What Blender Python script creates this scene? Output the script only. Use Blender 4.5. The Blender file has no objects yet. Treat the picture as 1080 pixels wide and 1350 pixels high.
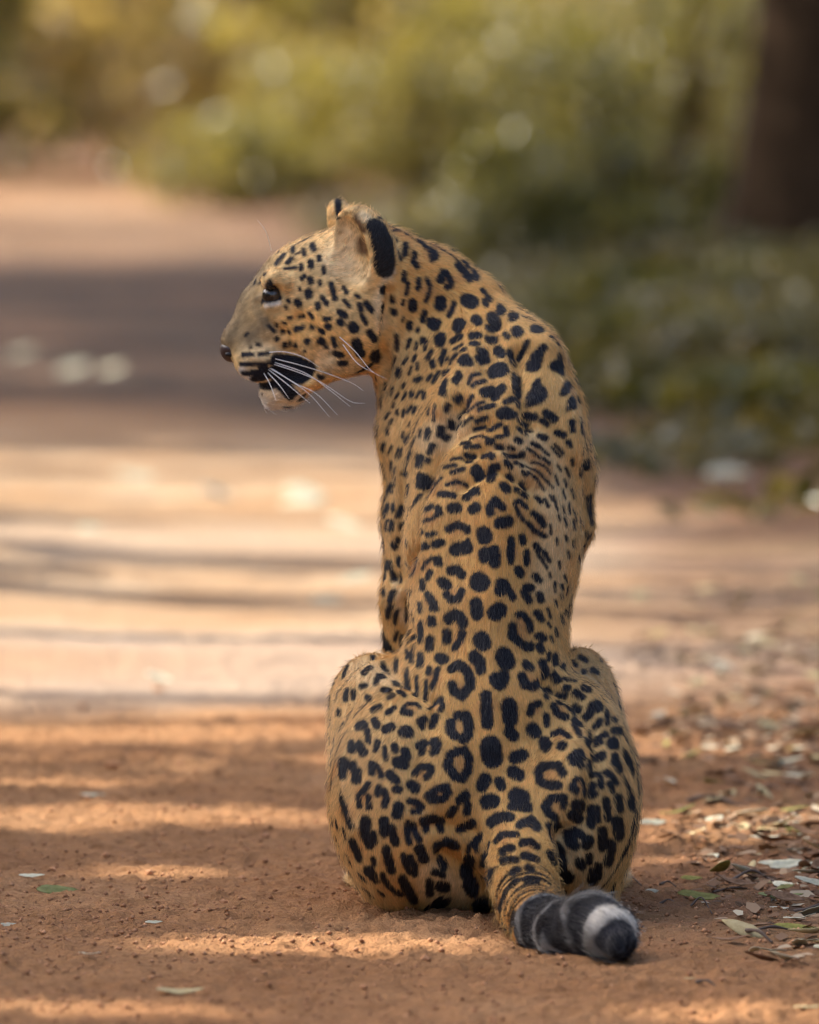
import bpy, math, random
import numpy as np
from mathutils import Vector, Matrix
from mathutils.bvhtree import BVHTree

random.seed(7)
rng = np.random.default_rng(11)
scene = bpy.context.scene
coll = scene.collection

# ------------------------------------------------------------------ camera
CAM = Vector((0.0, -10.0, 1.1))
FPX = 11173.0                                   # focal length in photograph pixels (1080 wide)
PITCH = math.radians(3.555)
cam_data = bpy.data.cameras.new('camera')
cam = bpy.data.objects.new('camera', cam_data)
coll.objects.link(cam)
cam.location = CAM
cam.rotation_euler = (math.pi / 2 - PITCH, 0, 0)
cam_data.sensor_fit = 'HORIZONTAL'
cam_data.sensor_width = 36.0
cam_data.lens = FPX * 36.0 / 1080.0
cam_data.clip_start = 0.5
cam_data.clip_end = 2000.0
cam_data.dof.use_dof = True
cam_data.dof.focus_distance = 10.06
cam_data.dof.aperture_fstop = 6.0
scene.camera = cam

# ------------------------------------------------------------------ sky, sun, exposure
SUN_ELEV, SUN_AZ = math.radians(44), math.radians(25)       # high on the left, a little behind the scene
to_sun = Vector((-math.cos(SUN_ELEV) * math.cos(SUN_AZ), math.cos(SUN_ELEV) * math.sin(SUN_AZ), math.sin(SUN_ELEV)))
world = bpy.data.worlds.new('World')
scene.world = world
world.use_nodes = True
wn = world.node_tree
sky = wn.nodes.new('ShaderNodeTexSky')
sky.sky_type = 'NISHITA'
sky.sun_disc = False
sky.sun_elevation = SUN_ELEV
sky.air_density = 0.8
sky.dust_density = 4.0
sky.ozone_density = 0.6
sky.sun_rotation = math.atan2(to_sun.x, to_sun.y)
wn.links.new(sky.outputs[0], wn.nodes['Background'].inputs[0])
wn.nodes['Background'].inputs[1].default_value = 0.15
sun_data = bpy.data.lights.new('sun', 'SUN')
sun_data.energy = 3.1
sun_data.angle = math.radians(0.53)
sun_data.color = (1.0, 0.94, 0.84)
sun = bpy.data.objects.new('sun', sun_data)
coll.objects.link(sun)
sun.rotation_euler = (-to_sun).to_track_quat('-Z', 'Y').to_euler()
scene.view_settings.view_transform = 'Standard'
scene.view_settings.look = 'None'
scene.view_settings.gamma = 1.0
scene.view_settings.exposure = 1.6
scene.cycles.use_denoising = True
scene.cycles.filter_width = 1.2
scene.cycles.max_bounces = 8
scene.cycles.sample_clamp_indirect = 6.0

# ------------------------------------------------------------------ helpers
_cp, _sp = math.cos(PITCH), math.sin(PITCH)


def ray(px, py):
    """direction of sight through a point of the 1080 x 1350 photograph"""
    dx, dy = (px - 540.0) / FPX, (675.0 - py) / FPX
    return Vector((dx, _cp + dy * _sp, -_sp + dy * _cp))


def P(px, py, y):
    """the point on that line of sight at depth y"""
    d = ray(px, py)
    t = (y - CAM.y) / d.y
    return CAM + d * t


def G(px, py, z=0.0):
    """where that line of sight meets the ground"""
    d = ray(px, py)
    return CAM + d * ((z - CAM.z) / d.z)


def mesh_np(name, verts, faces, smooth=False):
    """numpy vertices and equal sided faces -> mesh"""
    verts = np.ascontiguousarray(verts, dtype=np.float32)
    faces = np.ascontiguousarray(faces, dtype=np.int32)
    me = bpy.data.meshes.new(name)
    me.vertices.add(len(verts))
    me.vertices.foreach_set('co', verts.ravel())
    n, k = faces.shape
    me.loops.add(n * k)
    me.loops.foreach_set('vertex_index', faces.ravel())
    me.polygons.add(n)
    me.polygons.foreach_set('loop_start', np.arange(0, n * k, k, dtype=np.int32))
    me.polygons.foreach_set('loop_total', np.full(n, k, dtype=np.int32))
    if smooth:
        me.polygons.foreach_set('use_smooth', np.ones(n, dtype=bool))
    me.update(calc_edges=True)
    me.validate()
    return me


def add(name, me, mat=None, parent=None, label=None, cat=None, group=None, kind=None, loc=None):
    o = bpy.data.objects.new(name, me)
    coll.objects.link(o)
    if mat is not None and me is not None:
        if len(me.materials) == 0:
            me.materials.append(mat)
    if parent is not None:
        o.parent = parent
    if loc is not None:
        o.location = loc
    if label: o['label'] = label
    if cat: o['category'] = cat
    if group: o['group'] = group
    if kind: o['kind'] = kind
    return o


def newmat(name):
    m = bpy.data.materials.new(name)
    m.use_nodes = True
    nt = m.node_tree
    return m, nt, nt.nodes['Principled BSDF'], nt.nodes['Material Output']


def noise(nt, scale, detail=4.0, rough=0.55, coord=None, dist=0.0):
    n = nt.nodes.new('ShaderNodeTexNoise')
    n.inputs['Scale'].default_value = scale
    n.inputs['Detail'].default_value = detail
    n.inputs['Roughness'].default_value = rough
    n.inputs['Distortion'].default_value = dist
    if coord is not None:
        nt.links.new(coord, n.inputs['Vector'])
    return n


def ramp(nt, fac, stops):
    r = nt.nodes.new('ShaderNodeValToRGB')
    e = r.color_ramp.elements
    while len(e) < len(stops):
        e.new(0.5)
    for el, (p, c) in zip(e, stops):
        el.position = p
        el.color = (c[0], c[1], c[2], 1.0)
    nt.links.new(fac, r.inputs[0])
    return r


def mixcol(nt, fac, a, b, mode='MIX'):
    m = nt.nodes.new('ShaderNodeMix')
    m.data_type = 'RGBA'
    m.blend_type = mode
    for sock, v in ((m.inputs[0], fac), (m.inputs[6], a), (m.inputs[7], b)):
        if isinstance(v, (int, float)):
            sock.default_value = v
        elif isinstance(v, tuple):
            sock.default_value = (v[0], v[1], v[2], 1.0)
        else:
            nt.links.new(v, sock)
    return m.outputs[2]


def vnoise(x, y, seed=0):
    """smooth 2d value noise in -1..1"""
    r = np.random.default_rng(seed)
    T = r.random((256, 256)).astype(np.float32) * 2 - 1
    xi, yi = np.floor(x).astype(int), np.floor(y).astype(int)
    fx, fy = x - xi, y - yi
    fx, fy = fx * fx * (3 - 2 * fx), fy * fy * (3 - 2 * fy)
    a, b = T[xi & 255, yi & 255], T[(xi + 1) & 255, yi & 255]
    c, d = T[xi & 255, (yi + 1) & 255], T[(xi + 1) & 255, (yi + 1) & 255]
    return (a * (1 - fx) + b * fx) * (1 - fy) + (c * (1 - fx) + d * fx) * fy


# ------------------------------------------------------------------ ground
VERGE = [(-12, 3.2), (-3, 1.5), (-0.7, 0.62), (0.0, 0.42), (1.0, 0.36), (2.0, 0.37), (3.5, 0.42), (5.0, 0.45), (7, 0.42), (10, 0.42), (14, 0.36), (19, 0.2), (23, 0.02), (28, -0.5), (36, -1.4), (42, -3.0), (60, -9.0), (400, -60)]


def verge_x(y):
    return np.interp(y, [a for a, b in VERGE], [b for a, b in VERGE])


def axis(lo, fine_lo, fine_hi, hi, step, grow):
    a = list(np.arange(fine_lo, fine_hi, step))
    s, v = step, fine_hi
    while v < hi:
        a.append(v); s *= grow; v += s
    a.append(hi)
    s, v = step * grow, fine_lo - step
    b = []
    while v > lo:
        b.append(v); s *= grow; v -= s
    b.append(lo)
    return np.array(b[::-1] + a)


def ground_z(x, y):
    rut = 0.012 * vnoise(x * 0.9 + 3, y * 0.35, 1) + 0.008 * vnoise(x * 2.3, y * 1.1, 2)
    z = rut * np.clip((np.hypot(x - 0.1, y) - 0.35) / 0.8, 0, 1)
    v = np.clip((x - verge_x(y)) / 0.9, 0, 1)
    z = z + v * v * (0.10 + 0.05 * vnoise(x * 3, y * 3, 5))
    far = np.clip((y - 1.5) / 2.0, 0, 1) * np.clip((14 - y) / 4, 0, 1)
    z = z + far * 0.013 * vnoise(x * 0.55, y * 2.1 + 0.4 * x, 21)
    return z


def ground_fine(x, y):
    w = np.exp(-np.maximum(np.abs(x) - 0.9, 0) * 1.2) * np.exp(-np.maximum(y - 2.5, 0) * 0.35)
    z = 0.0022 * vnoise(x * 26, y * 26, 6) + 0.0018 * vnoise(x * 55, y * 55, 7) + 0.0014 * vnoise(x * 110, y * 110, 8)
    pit = vnoise(x * 38 + 9, y * 38, 9)
    z = z - 0.004 * np.clip(pit - 0.45, 0, 1) + 0.005 * np.clip(-pit - 0.5, 0, 1)
    patch = 0.55 + 0.45 * vnoise(x * 3.1, y * 3.1, 10)
    return 1.9 * z * w * (0.5 + patch)


gx = axis(-300, -0.75, 0.85, 300, 0.0045, 1.045)
gy = axis(-40, -1.25, 1.7, 900, 0.0065, 1.022)
GX, GY = np.meshgrid(gx, gy, indexing='ij')
GZ = ground_z(GX, GY) + ground_fine(GX, GY)
nx, ny = len(gx), len(gy)
gv = np.stack([GX.ravel(), GY.ravel(), GZ.ravel()], 1)
ii, jj = np.meshgrid(np.arange(nx - 1), np.arange(ny - 1), indexing='ij')
a0 = (ii * ny + jj).ravel()
gf = np.stack([a0, a0 + ny, a0 + ny + 1, a0 + 1], 1)
gme = mesh_np('ground', gv, gf, True)
att = gme.attributes.new('verge', 'FLOAT', 'POINT')
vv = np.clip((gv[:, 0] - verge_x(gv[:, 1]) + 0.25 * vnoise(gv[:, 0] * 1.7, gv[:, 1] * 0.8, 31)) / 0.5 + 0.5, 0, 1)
vv *= np.interp(gv[:, 1], [1.6, 2.6, 5.5, 7.0], [1, 0.55, 0.55, 1])  # litter colour thinned here to paint the sunlit stretch brighter
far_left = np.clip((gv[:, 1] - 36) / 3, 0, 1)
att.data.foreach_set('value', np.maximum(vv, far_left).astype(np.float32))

att = gme.attributes.new('dust', 'FLOAT', 'POINT')  # paler dust kept to the sunlit stretches, painting in their brightness
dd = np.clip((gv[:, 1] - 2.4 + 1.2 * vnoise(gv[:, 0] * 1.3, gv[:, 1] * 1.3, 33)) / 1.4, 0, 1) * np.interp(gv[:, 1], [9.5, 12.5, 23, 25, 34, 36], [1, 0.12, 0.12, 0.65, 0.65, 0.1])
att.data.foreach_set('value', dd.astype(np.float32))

att = gme.attributes.new('sun_band', 'FLOAT', 'POINT')  # brightest sunlit band of the track, its washed-out look painted in
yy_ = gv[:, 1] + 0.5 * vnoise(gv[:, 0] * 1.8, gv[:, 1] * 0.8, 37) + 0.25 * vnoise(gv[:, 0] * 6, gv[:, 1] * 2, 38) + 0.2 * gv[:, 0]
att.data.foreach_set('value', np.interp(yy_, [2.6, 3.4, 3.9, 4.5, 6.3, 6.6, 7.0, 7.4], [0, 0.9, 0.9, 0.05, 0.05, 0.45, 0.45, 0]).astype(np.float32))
att = gme.attributes.new('far_shade', 'FLOAT', 'POINT')  # deeper shade of the far track, painted as a darker soil colour
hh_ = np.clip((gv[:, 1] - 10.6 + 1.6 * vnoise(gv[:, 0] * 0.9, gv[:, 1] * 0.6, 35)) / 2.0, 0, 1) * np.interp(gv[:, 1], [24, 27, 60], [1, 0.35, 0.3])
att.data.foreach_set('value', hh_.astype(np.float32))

m, nt, bs, out = newmat('laterite_soil')
geo = nt.nodes.new('ShaderNodeNewGeometry')
pos = geo.outputs['Position']
n1 = noise(nt, 2.2, 5, 0.6, pos)
n2 = noise(nt, 34, 6, 0.7, pos)
n3 = noise(nt, 140, 3, 0.7, pos)
c1 = ramp(nt, n1.outputs[0], [(0.3, (0.34, 0.160, 0.066)), (0.55, (0.43, 0.220, 0.096)), (0.75, (0.50, 0.280, 0.135))])
c2 = ramp(nt, n2.outputs[0], [(0.3, (0.62, 0.55, 0.5)), (0.5, (1, 1, 1)), (0.72, (1.18, 1.12, 1.08))])
c3 = ramp(nt, n3.outputs[0], [(0.32, (0.6, 0.55, 0.52)), (0.52, (1, 1, 1))])
soil = mixcol(nt, 0.8, c1.outputs[0], c2.outputs[0], 'MULTIPLY')
soil = mixcol(nt, 0.6, soil, c3.outputs[0], 'MULTIPLY')
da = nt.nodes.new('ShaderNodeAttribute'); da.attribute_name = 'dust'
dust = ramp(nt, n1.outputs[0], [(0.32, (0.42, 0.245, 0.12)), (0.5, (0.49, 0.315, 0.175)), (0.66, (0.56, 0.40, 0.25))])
pa = nt.nodes.new('ShaderNodeAttribute'); pa.attribute_name = 'sun_band'
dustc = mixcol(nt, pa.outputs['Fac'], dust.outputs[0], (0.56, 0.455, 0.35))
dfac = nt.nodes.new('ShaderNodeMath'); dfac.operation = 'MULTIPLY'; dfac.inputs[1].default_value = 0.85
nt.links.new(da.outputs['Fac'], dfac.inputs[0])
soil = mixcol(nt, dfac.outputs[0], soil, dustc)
ha = nt.nodes.new('ShaderNodeAttribute'); ha.attribute_name = 'far_shade'
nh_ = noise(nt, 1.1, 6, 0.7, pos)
far_shade = ramp(nt, nh_.outputs[0], [(0.36, (0.05, 0.034, 0.023)), (0.52, (0.105, 0.062, 0.037)), (0.68, (0.24, 0.125, 0.068))])
soil = mixcol(nt, ha.outputs['Fac'], soil, far_shade.outputs[0])
n4 = noise(nt, 3.0, 8, 0.75, pos)
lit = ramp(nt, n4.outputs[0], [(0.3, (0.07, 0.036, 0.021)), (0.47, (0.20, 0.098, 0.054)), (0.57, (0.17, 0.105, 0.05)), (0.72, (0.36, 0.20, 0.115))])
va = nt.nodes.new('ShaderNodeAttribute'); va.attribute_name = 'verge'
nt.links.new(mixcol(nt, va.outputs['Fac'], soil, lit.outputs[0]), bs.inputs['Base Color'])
bs.inputs['Roughness'].default_value = 0.95
bs.inputs['Specular IOR Level'].default_value = 0.15
bmp = nt.nodes.new('ShaderNodeBump')
bmp.inputs['Strength'].default_value = 0.9
bmp.inputs['Distance'].default_value = 0.009
n5 = noise(nt, 75, 5, 0.8, pos)
nsum = nt.nodes.new('ShaderNodeMath'); nsum.operation = 'ADD'
nt.links.new(n5.outputs[0], nsum.inputs[0]); nt.links.new(n3.outputs[0], nsum.inputs[1])
nt.links.new(nsum.outputs[0], bmp.inputs['Height'])
nt.links.new(bmp.outputs[0], bs.inputs['Normal'])
SOIL = m
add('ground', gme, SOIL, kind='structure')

# ------------------------------------------------------------------ leopard: the body as one distance field
def px2m(r):
    return r * 0.000895


PR = []          # primitives of the body


def sweep(pts, k=0.03, flow=1, side=(1, 0, 0), op='add', part='body'):
    """pts: (px, py, depth, half width m, half depth m or None)"""
    C = np.array([P(p[0], p[1], p[2]) for p in pts])
    rs = np.array([p[3] for p in pts])
    rn = np.array([p[4] if len(p) > 4 else p[3] for p in pts])
    PR.append(dict(C=C, rs=rs, rn=rn, k=k, flow=flow, side=np.array(side, float), op=op, part=part))


def ball(px, py, y, r, k=0.03, rot=None, op='add', flowdir=(0, 0, -1), part='body'):
    PR.append(dict(ell=np.array(P(px, py, y)), r=np.array(r, float), k=k, rot=rot, op=op, flowdir=np.array(flowdir, float), part=part))


YH = 0.36        # depth of the head's middle plane
# trunk, from the pelvis up to the withers
sweep([(650, 1075, 0.085, 0.118, 0.135), (650, 960, 0.11, 0.100, 0.125), (643, 840, 0.155, 0.092, 0.125), (650, 720, 0.205, 0.104, 0.135),
       (655, 610, 0.265, 0.107, 0.14), (657, 525, 0.33, 0.084, 0.115)], 0.04, -1)
# shoulder blades and fore legs
sweep([(600, 500, 0.31, 0.060, 0.06), (561, 580, 0.33, 0.050, 0.07), (548, 680, 0.335, 0.039, 0.06), (539, 790, 0.31, 0.030, 0.045)], 0.022, 1)
sweep([(539, 790, 0.31, 0.030, 0.042), (536, 960, 0.37, 0.028, 0.032), (540, 1150, 0.42, 0.026, 0.028)], 0.02, 1)
sweep([(540, 1165, 0.42, 0.030, 0.03), (536, 1172, 0.48, 0.034, 0.026)], 0.02, 1)
sweep([(692, 478, 0.275, 0.044, 0.045), (716, 540, 0.29, 0.046, 0.06), (735, 620, 0.31, 0.042, 0.06), (746, 690, 0.29, 0.034, 0.045)], 0.022, 1)
sweep([(740, 700, 0.29, 0.028, 0.04), (712, 860, 0.36, 0.025, 0.03), (705, 1150, 0.42, 0.026, 0.028)], 0.02, 1)
sweep([(705, 1165, 0.42, 0.030, 0.03), (707, 1172, 0.48, 0.034, 0.026)], 0.02, 1)
# neck
sweep([(636, 515, 0.33, 0.066, 0.10), (586, 445, 0.37, 0.063, 0.092), (546, 408, 0.385, 0.072, 0.086), (500, 385, 0.37, 0.080, 0.08)], 0.04, -1, side=(0.7, 0, -0.7))
sweep([(570, 470, 0.40, 0.058, 0.07), (588, 560, 0.37, 0.068, 0.09)], 0.05, 1)
# haunches
ball(548, 1062, 0.10, (0.099, 0.17, 0.128), 0.03, flowdir=(-0.1, 0.1, -1))
ball(745, 1062, 0.10, (0.087, 0.17, 0.123), 0.03, flowdir=(0.1, 0.1, -1))
sweep([(560, 1010, 0.10, 0.095, 0.11), (508, 955, 0.17, 0.062, 0.08), (490, 922, 0.21, 0.045, 0.06)], 0.055, -1)
sweep([(735, 1010, 0.10, 0.085, 0.11), (757, 950, 0.24, 0.053, 0.06), (763, 905, 0.30, 0.040, 0.05)], 0.03, -1)
sweep([(490, 940, 0.22, 0.044, 0.05), (496, 1050, 0.20, 0.045, 0.05), (520, 1165, 0.09, 0.030, 0.035)], 0.03, 1)
sweep([(768, 940, 0.29, 0.040, 0.05), (785, 1050, 0.20, 0.045, 0.05), (775, 1165, 0.09, 0.030, 0.035)], 0.03, 1)
sweep([(535, 1184, 0.06, 0.026, 0.022), (505, 1168, 0.24, 0.026, 0.024), (492, 1162, 0.36, 0.036, 0.026)], 0.015, 1)
sweep([(775, 1184, 0.06, 0.026, 0.022), (790, 1168, 0.24, 0.026, 0.024), (795, 1162, 0.36, 0.036, 0.026)], 0.015, 1)
# tail, lying towards the camera and curling to the side
TAIL = [(668, 1045, 0.03, 0.040, 0.045), (684, 1105, -0.045, 0.040, 0.042), (692, 1155, -0.115, 0.039, 0.040), (699, 1196, -0.22, 0.035, 0.036),
        (714, 1219, -0.32, 0.033, 0.033), (746, 1229, -0.375, 0.033, 0.033), (779, 1221, -0.405, 0.036, 0.036), (802, 1229, -0.435, 0.031, 0.030), (816, 1242, -0.465, 0.020, 0.020)]
sweep(TAIL, 0.03, 1, part='tail')
# head
ball(460, 384, YH + 0.01, (0.077, 0.075, 0.079), 0.03, flowdir=(1, 0, -0.2), part='head')
ball(404, 376, YH, (0.056, 0.056, 0.052), 0.025, flowdir=(1, 0, 0.2), part='head')
ball(452, 432, YH - 0.035, (0.062, 0.045, 0.052), 0.025, flowdir=(1, 0, -0.5), part='head')
ball(452, 432, YH + 0.045, (0.062, 0.045, 0.052), 0.025, flowdir=(1, 0, -0.5), part='head')
sweep([(420, 400, YH, 0.052, 0.056), (370, 415, YH, 0.046, 0.044), (334, 452, YH, 0.031, 0.032), (319, 459, YH, 0.017, 0.020)], 0.018, -1, side=(-0.6, 0, -0.8), part='head')
sweep([(372, 372, YH, 0.026, 0.034), (340, 402, YH, 0.020, 0.026), (306, 447, YH, 0.0125, 0.018)], 0.014, -1, side=(-0.6, 0, -0.8), part='head')
ball(344, 478, YH - 0.020, (0.032, 0.020, 0.024), 0.012, flowdir=(1, 0, -0.3), part='head')
ball(344, 478, YH + 0.020, (0.032, 0.020, 0.024), 0.012, flowdir=(1, 0, -0.3), part='head')
ball(366, 368, YH - 0.040, (0.020, 0.014, 0.011), 0.012, flowdir=(1, 0, 0.3), part='head')
# lower jaw
sweep([(462, 462, YH, 0.030, 0.062), (415, 492, YH, 0.0155, 0.045), (378, 513, YH, 0.019, 0.031), (359, 522, YH, 0.0150, 0.022)], 0.012, -1, side=(0.3, 0, 0.95), part='head')
for s_ in (-1, 1):
    ball(385, 492, YH + s_ * 0.052, (0.030, 0.030, 0.011), 0.008, op='sub', part='head', rot=Matrix.Rotation(math.radians(10), 3, 'Y'))
ball(356, 505, YH, (0.013, 0.017, 0.012), 0.006, flowdir=(1, 0, 0), part='head')
ball(388, 480, YH, (0.036, 0.030, 0.026), 0.010, flowdir=(1, 0, 0), part='head')
# eye socket
ball(358, 388, YH - 0.056, (0.012, 0.010, 0.008), 0.010, op='sub', part='head')
# ears: a bowl each
ER = Matrix.Rotation(math.radians(-20), 3, 'Y')
ball(480, 326, YH - 0.058, (0.037, 0.030, 0.053), 0.012, rot=ER, flowdir=(0.3, 0, 1), part='ear')
ball(449, 328, YH - 0.080, (0.032, 0.030, 0.054), 0.005, rot=ER, op='sub', part='ear')
ball(458, 311, YH + 0.072, (0.022, 0.018, 0.048), 0.010, rot=ER, flowdir=(0.3, 0, 1), part='ear')
ball(440, 308, YH + 0.092, (0.020, 0.022, 0.042), 0.005, rot=ER, op='sub', part='ear')


def prim_dist(p, X):
    """X (...,3) -> distance estimate"""
    if 'ell' in p:
        q = X - p['ell'].astype(np.float32)
        if p['rot'] is not None:
            q = q @ np.array(p['rot'], dtype=np.float32)
        r = p['r'].astype(np.float32)
        k0 = np.sqrt(((q / r) ** 2).sum(-1)) + 1e-6
        k1 = np.sqrt(((q / (r * r)) ** 2).sum(-1)) + 1e-6
        return k0 * (k0 - 1) / k1
    best = None
    for i in range(len(p['C']) - 1):
        A, B = p['C'][i], p['C'][i + 1]
        ab = B - A
        L = np.linalg.norm(ab)
        t = ab / L
        s = p['side'] - t * (p['side'] @ t)
        s /= np.linalg.norm(s)
        n = np.cross(t, s)
        q = X - A.astype(np.float32)
        u = q @ t.astype(np.float32)
        f = np.clip(u / L, 0, 1)
        f2 = f * f * (3 - 2 * f) * 0.5 + f * 0.5
        rs = p['rs'][i] + (p['rs'][i + 1] - p['rs'][i]) * f2
        rn = p['rn'][i] + (p['rn'][i + 1] - p['rn'][i]) * f2
        rt = np.minimum(rs, rn)
        w = u - f * L
        a, b = q @ s.astype(np.float32), q @ n.astype(np.float32)
        k0 = np.sqrt((a / rs) ** 2 + (b / rn) ** 2 + (w / rt) ** 2) + 1e-6
        k1 = np.sqrt((a / rs ** 2) ** 2 + (b / rn ** 2) ** 2 + (w / rt ** 2) ** 2) + 1e-6
        d = k0 * (k0 - 1) / k1
        if best is None:
            best = d
        else:
            kk = 0.012
            h = np.clip(0.5 + 0.5 * (best - d) / kk, 0, 1)
            best = best * (1 - h) + d * h - kk * h * (1 - h)
    return best


H = 0.003
LO = np.array([-0.26, -0.52, -0.012]); HI = np.array([0.32, 0.58, 0.90])
N = np.ceil((HI - LO) / H).astype(int)
F = np.full(N, 0.2, dtype=np.float32)
axs = [LO[i] + H * np.arange(N[i]) for i in range(3)]
for p in PR:
    if 'ell' in p:
        m_ = p['r'].max()
        lo, hi = p['ell'] - m_, p['ell'] + m_
    else:
        rm = np.maximum(p['rs'], p['rn'])[:, None]
        lo, hi = (p['C'] - rm).min(0), (p['C'] + rm).max(0)
    lo = lo - p['k'] * 1.3 - 0.02; hi = hi + p['k'] * 1.3 + 0.02
    s0 = np.clip(((lo - LO) / H).astype(int), 0, N); s1 = np.clip(((hi - LO) / H).astype(int) + 1, 0, N)
    sl = tuple(slice(a, b) for a, b in zip(s0, s1))
    X = np.stack(np.meshgrid(*[axs[i][sl[i]] for i in range(3)], indexing='ij'), -1).astype(np.float32)
    d = prim_dist(p, X).astype(np.float32)
    f, k = F[sl], p['k']
    if p['op'] == 'add':
        h = np.clip(0.5 + 0.5 * (f - d) / k, 0, 1)
        F[sl] = f * (1 - h) + d * h - k * h * (1 - h)
    else:
        h = np.clip(0.5 - 0.5 * (f + d) / k, 0, 1)
        F[sl] = f * (1 - h) - d * h + k * h * (1 - h)
    del X, d
# flat where it sits on the ground
zz = (0.001 - axs[2])[None, None, :].astype(np.float32)
F = np.maximum(F, zz)


def surface_nets(F, lo, h):
    S = F < 0
    nx, ny, nz = F.shape
    cnt = np.zeros((nx - 1, ny - 1, nz - 1), dtype=np.int8)
    for dx in (0, 1):
        for dy in (0, 1):
            for dz in (0, 1):
                cnt += S[dx:nx - 1 + dx, dy:ny - 1 + dy, dz:nz - 1 + dz]
    act = np.argwhere((cnt > 0) & (cnt < 8))
    idx = np.full(cnt.shape, -1, dtype=np.int32)
    idx[act[:, 0], act[:, 1], act[:, 2]] = np.arange(len(act))
    acc = np.zeros((len(act), 3)); num = np.zeros(len(act))
    cs = [(0, 0, 0), (1, 0, 0), (0, 1, 0), (1, 1, 0), (0, 0, 1), (1, 0, 1), (0, 1, 1), (1, 1, 1)]
    val = [F[act[:, 0] + c[0], act[:, 1] + c[1], act[:, 2] + c[2]] for c in cs]
    for i in range(8):
        for j in range(i + 1, 8):
            if sum(abs(cs[i][q] - cs[j][q]) for q in range(3)) != 1:
                continue
            vi, vj = val[i], val[j]
            mk = (vi < 0) != (vj < 0)
            t = np.where(mk, vi / np.where(mk, vi - vj, 1), 0)
            pt = np.array(cs[i]) + t[:, None] * (np.array(cs[j]) - np.array(cs[i]))
            acc[mk] += pt[mk]; num[mk] += 1
    V = lo + h * (act + acc / num[:, None])
    Q = []
    for ax in range(3):
        b, c = (ax + 1) % 3, (ax + 2) % 3
        sa = [slice(None)] * 3; sb = [slice(None)] * 3
        sa[ax] = slice(0, -1); sb[ax] = slice(1, None)
        s0, s1 = S[tuple(sa)], S[tuple(sb)]
        e = np.argwhere(s0 != s1)
        e = e[(e[:, b] > 0) & (e[:, c] > 0) & (e[:, b] < F.shape[b] - 1) & (e[:, c] < F.shape[c] - 1)]
        inside = s0[e[:, 0], e[:, 1], e[:, 2]]

        def cell(db, dc):
            g = e.copy(); g[:, b] += db; g[:, c] += dc
            return idx[g[:, 0], g[:, 1], g[:, 2]]
        q = np.stack([cell(-1, -1), cell(0, -1), cell(0, 0), cell(-1, 0)], 1)
        q[~inside] = q[~inside][:, ::-1]
        Q.append(q)
    return V, np.concatenate(Q)


BV, BF = surface_nets(F, LO, H)
# a light relaxation
for it in range(3):
    acc = np.zeros_like(BV); cn = np.zeros(len(BV))
    for a, b in ((0, 1), (1, 2), (2, 3), (3, 0)):
        np.add.at(acc, BF[:, a], BV[BF[:, b]]); np.add.at(acc, BF[:, b], BV[BF[:, a]])
        np.add.at(cn, BF[:, a], 1); np.add.at(cn, BF[:, b], 1)
    BV = BV * 0.5 + 0.5 * acc / cn[:, None]
def vertex_normals(V):
    fn = np.cross(V[BF[:, 2]] - V[BF[:, 0]], V[BF[:, 3]] - V[BF[:, 1]])
    n_ = np.zeros_like(V)
    for a in range(4):
        np.add.at(n_, BF[:, a], fn)
    return n_ / (np.linalg.norm(n_, axis=1)[:, None] + 1e-12)


VN = vertex_normals(BV)
# muscles, folds and creases: height, reach (m) and the line they follow
FOLDS = [(-0.011, 0.013, 604, 535, 580, 590, 556, 650, 546, 720, 540, 800), (-0.009, 0.011, 686, 465, 690, 520, 699, 560), (0.009, 0.024, 715, 460, 738, 520, 752, 590),
         (-0.007, 0.012, 766, 585, 772, 660, 764, 740), (0.004, 0.014, 655, 590, 652, 700, 646, 850, 652, 980), (-0.004, 0.018, 606, 640, 596, 760, 590, 860), (-0.004, 0.018, 704, 640, 702, 760, 700, 860),
         (-0.012, 0.008, 516, 385, 511, 430, 507, 470, 504, 508), (-0.007, 0.012, 722, 900, 756, 922, 784, 960, 788, 1010), (0.006, 0.020, 750, 985, 760, 1040), (-0.008, 0.010, 506, 872, 530, 898, 566, 922),
         (-0.010, 0.012, 585, 1128, 615, 1150, 645, 1180), (-0.010, 0.012, 742, 1095, 744, 1130, 738, 1165), (-0.006, 0.012, 776, 1030, 772, 1080, 748, 1105), (0.008, 0.028, 600, 985, 590, 1040), (-0.005, 0.014, 560, 960, 545, 1010, 552, 1060),
         (-0.005, 0.010, 545, 1090, 590, 1085, 625, 1098), (0.007, 0.020, 620, 470, 588, 530), (-0.005, 0.012, 655, 430, 640, 480, 650, 520), (0.005, 0.016, 530, 620, 524, 700), (-0.006, 0.010, 520, 760, 545, 840),
         (-0.004, 0.010, 640, 560, 600, 580), (-0.004, 0.008, 615, 605, 660, 590, 700, 610), (-0.004, 0.008, 610, 640, 655, 622, 700, 640), (0.004, 0.010, 455, 1000, 470, 1090), (-0.005, 0.010, 395, 420, 420, 440, 430, 470),
         (-0.004, 0.007, 340, 400, 352, 425, 372, 440), (0.004, 0.008, 335, 470, 352, 476), (0.005, 0.007, 352, 372, 366, 366, 378, 374), (0.003, 0.006, 350, 402, 366, 402)]
b0 = BVHTree.FromPolygons([tuple(v) for v in BV], [tuple(f) for f in BF])
push = np.zeros(len(BV))
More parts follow.
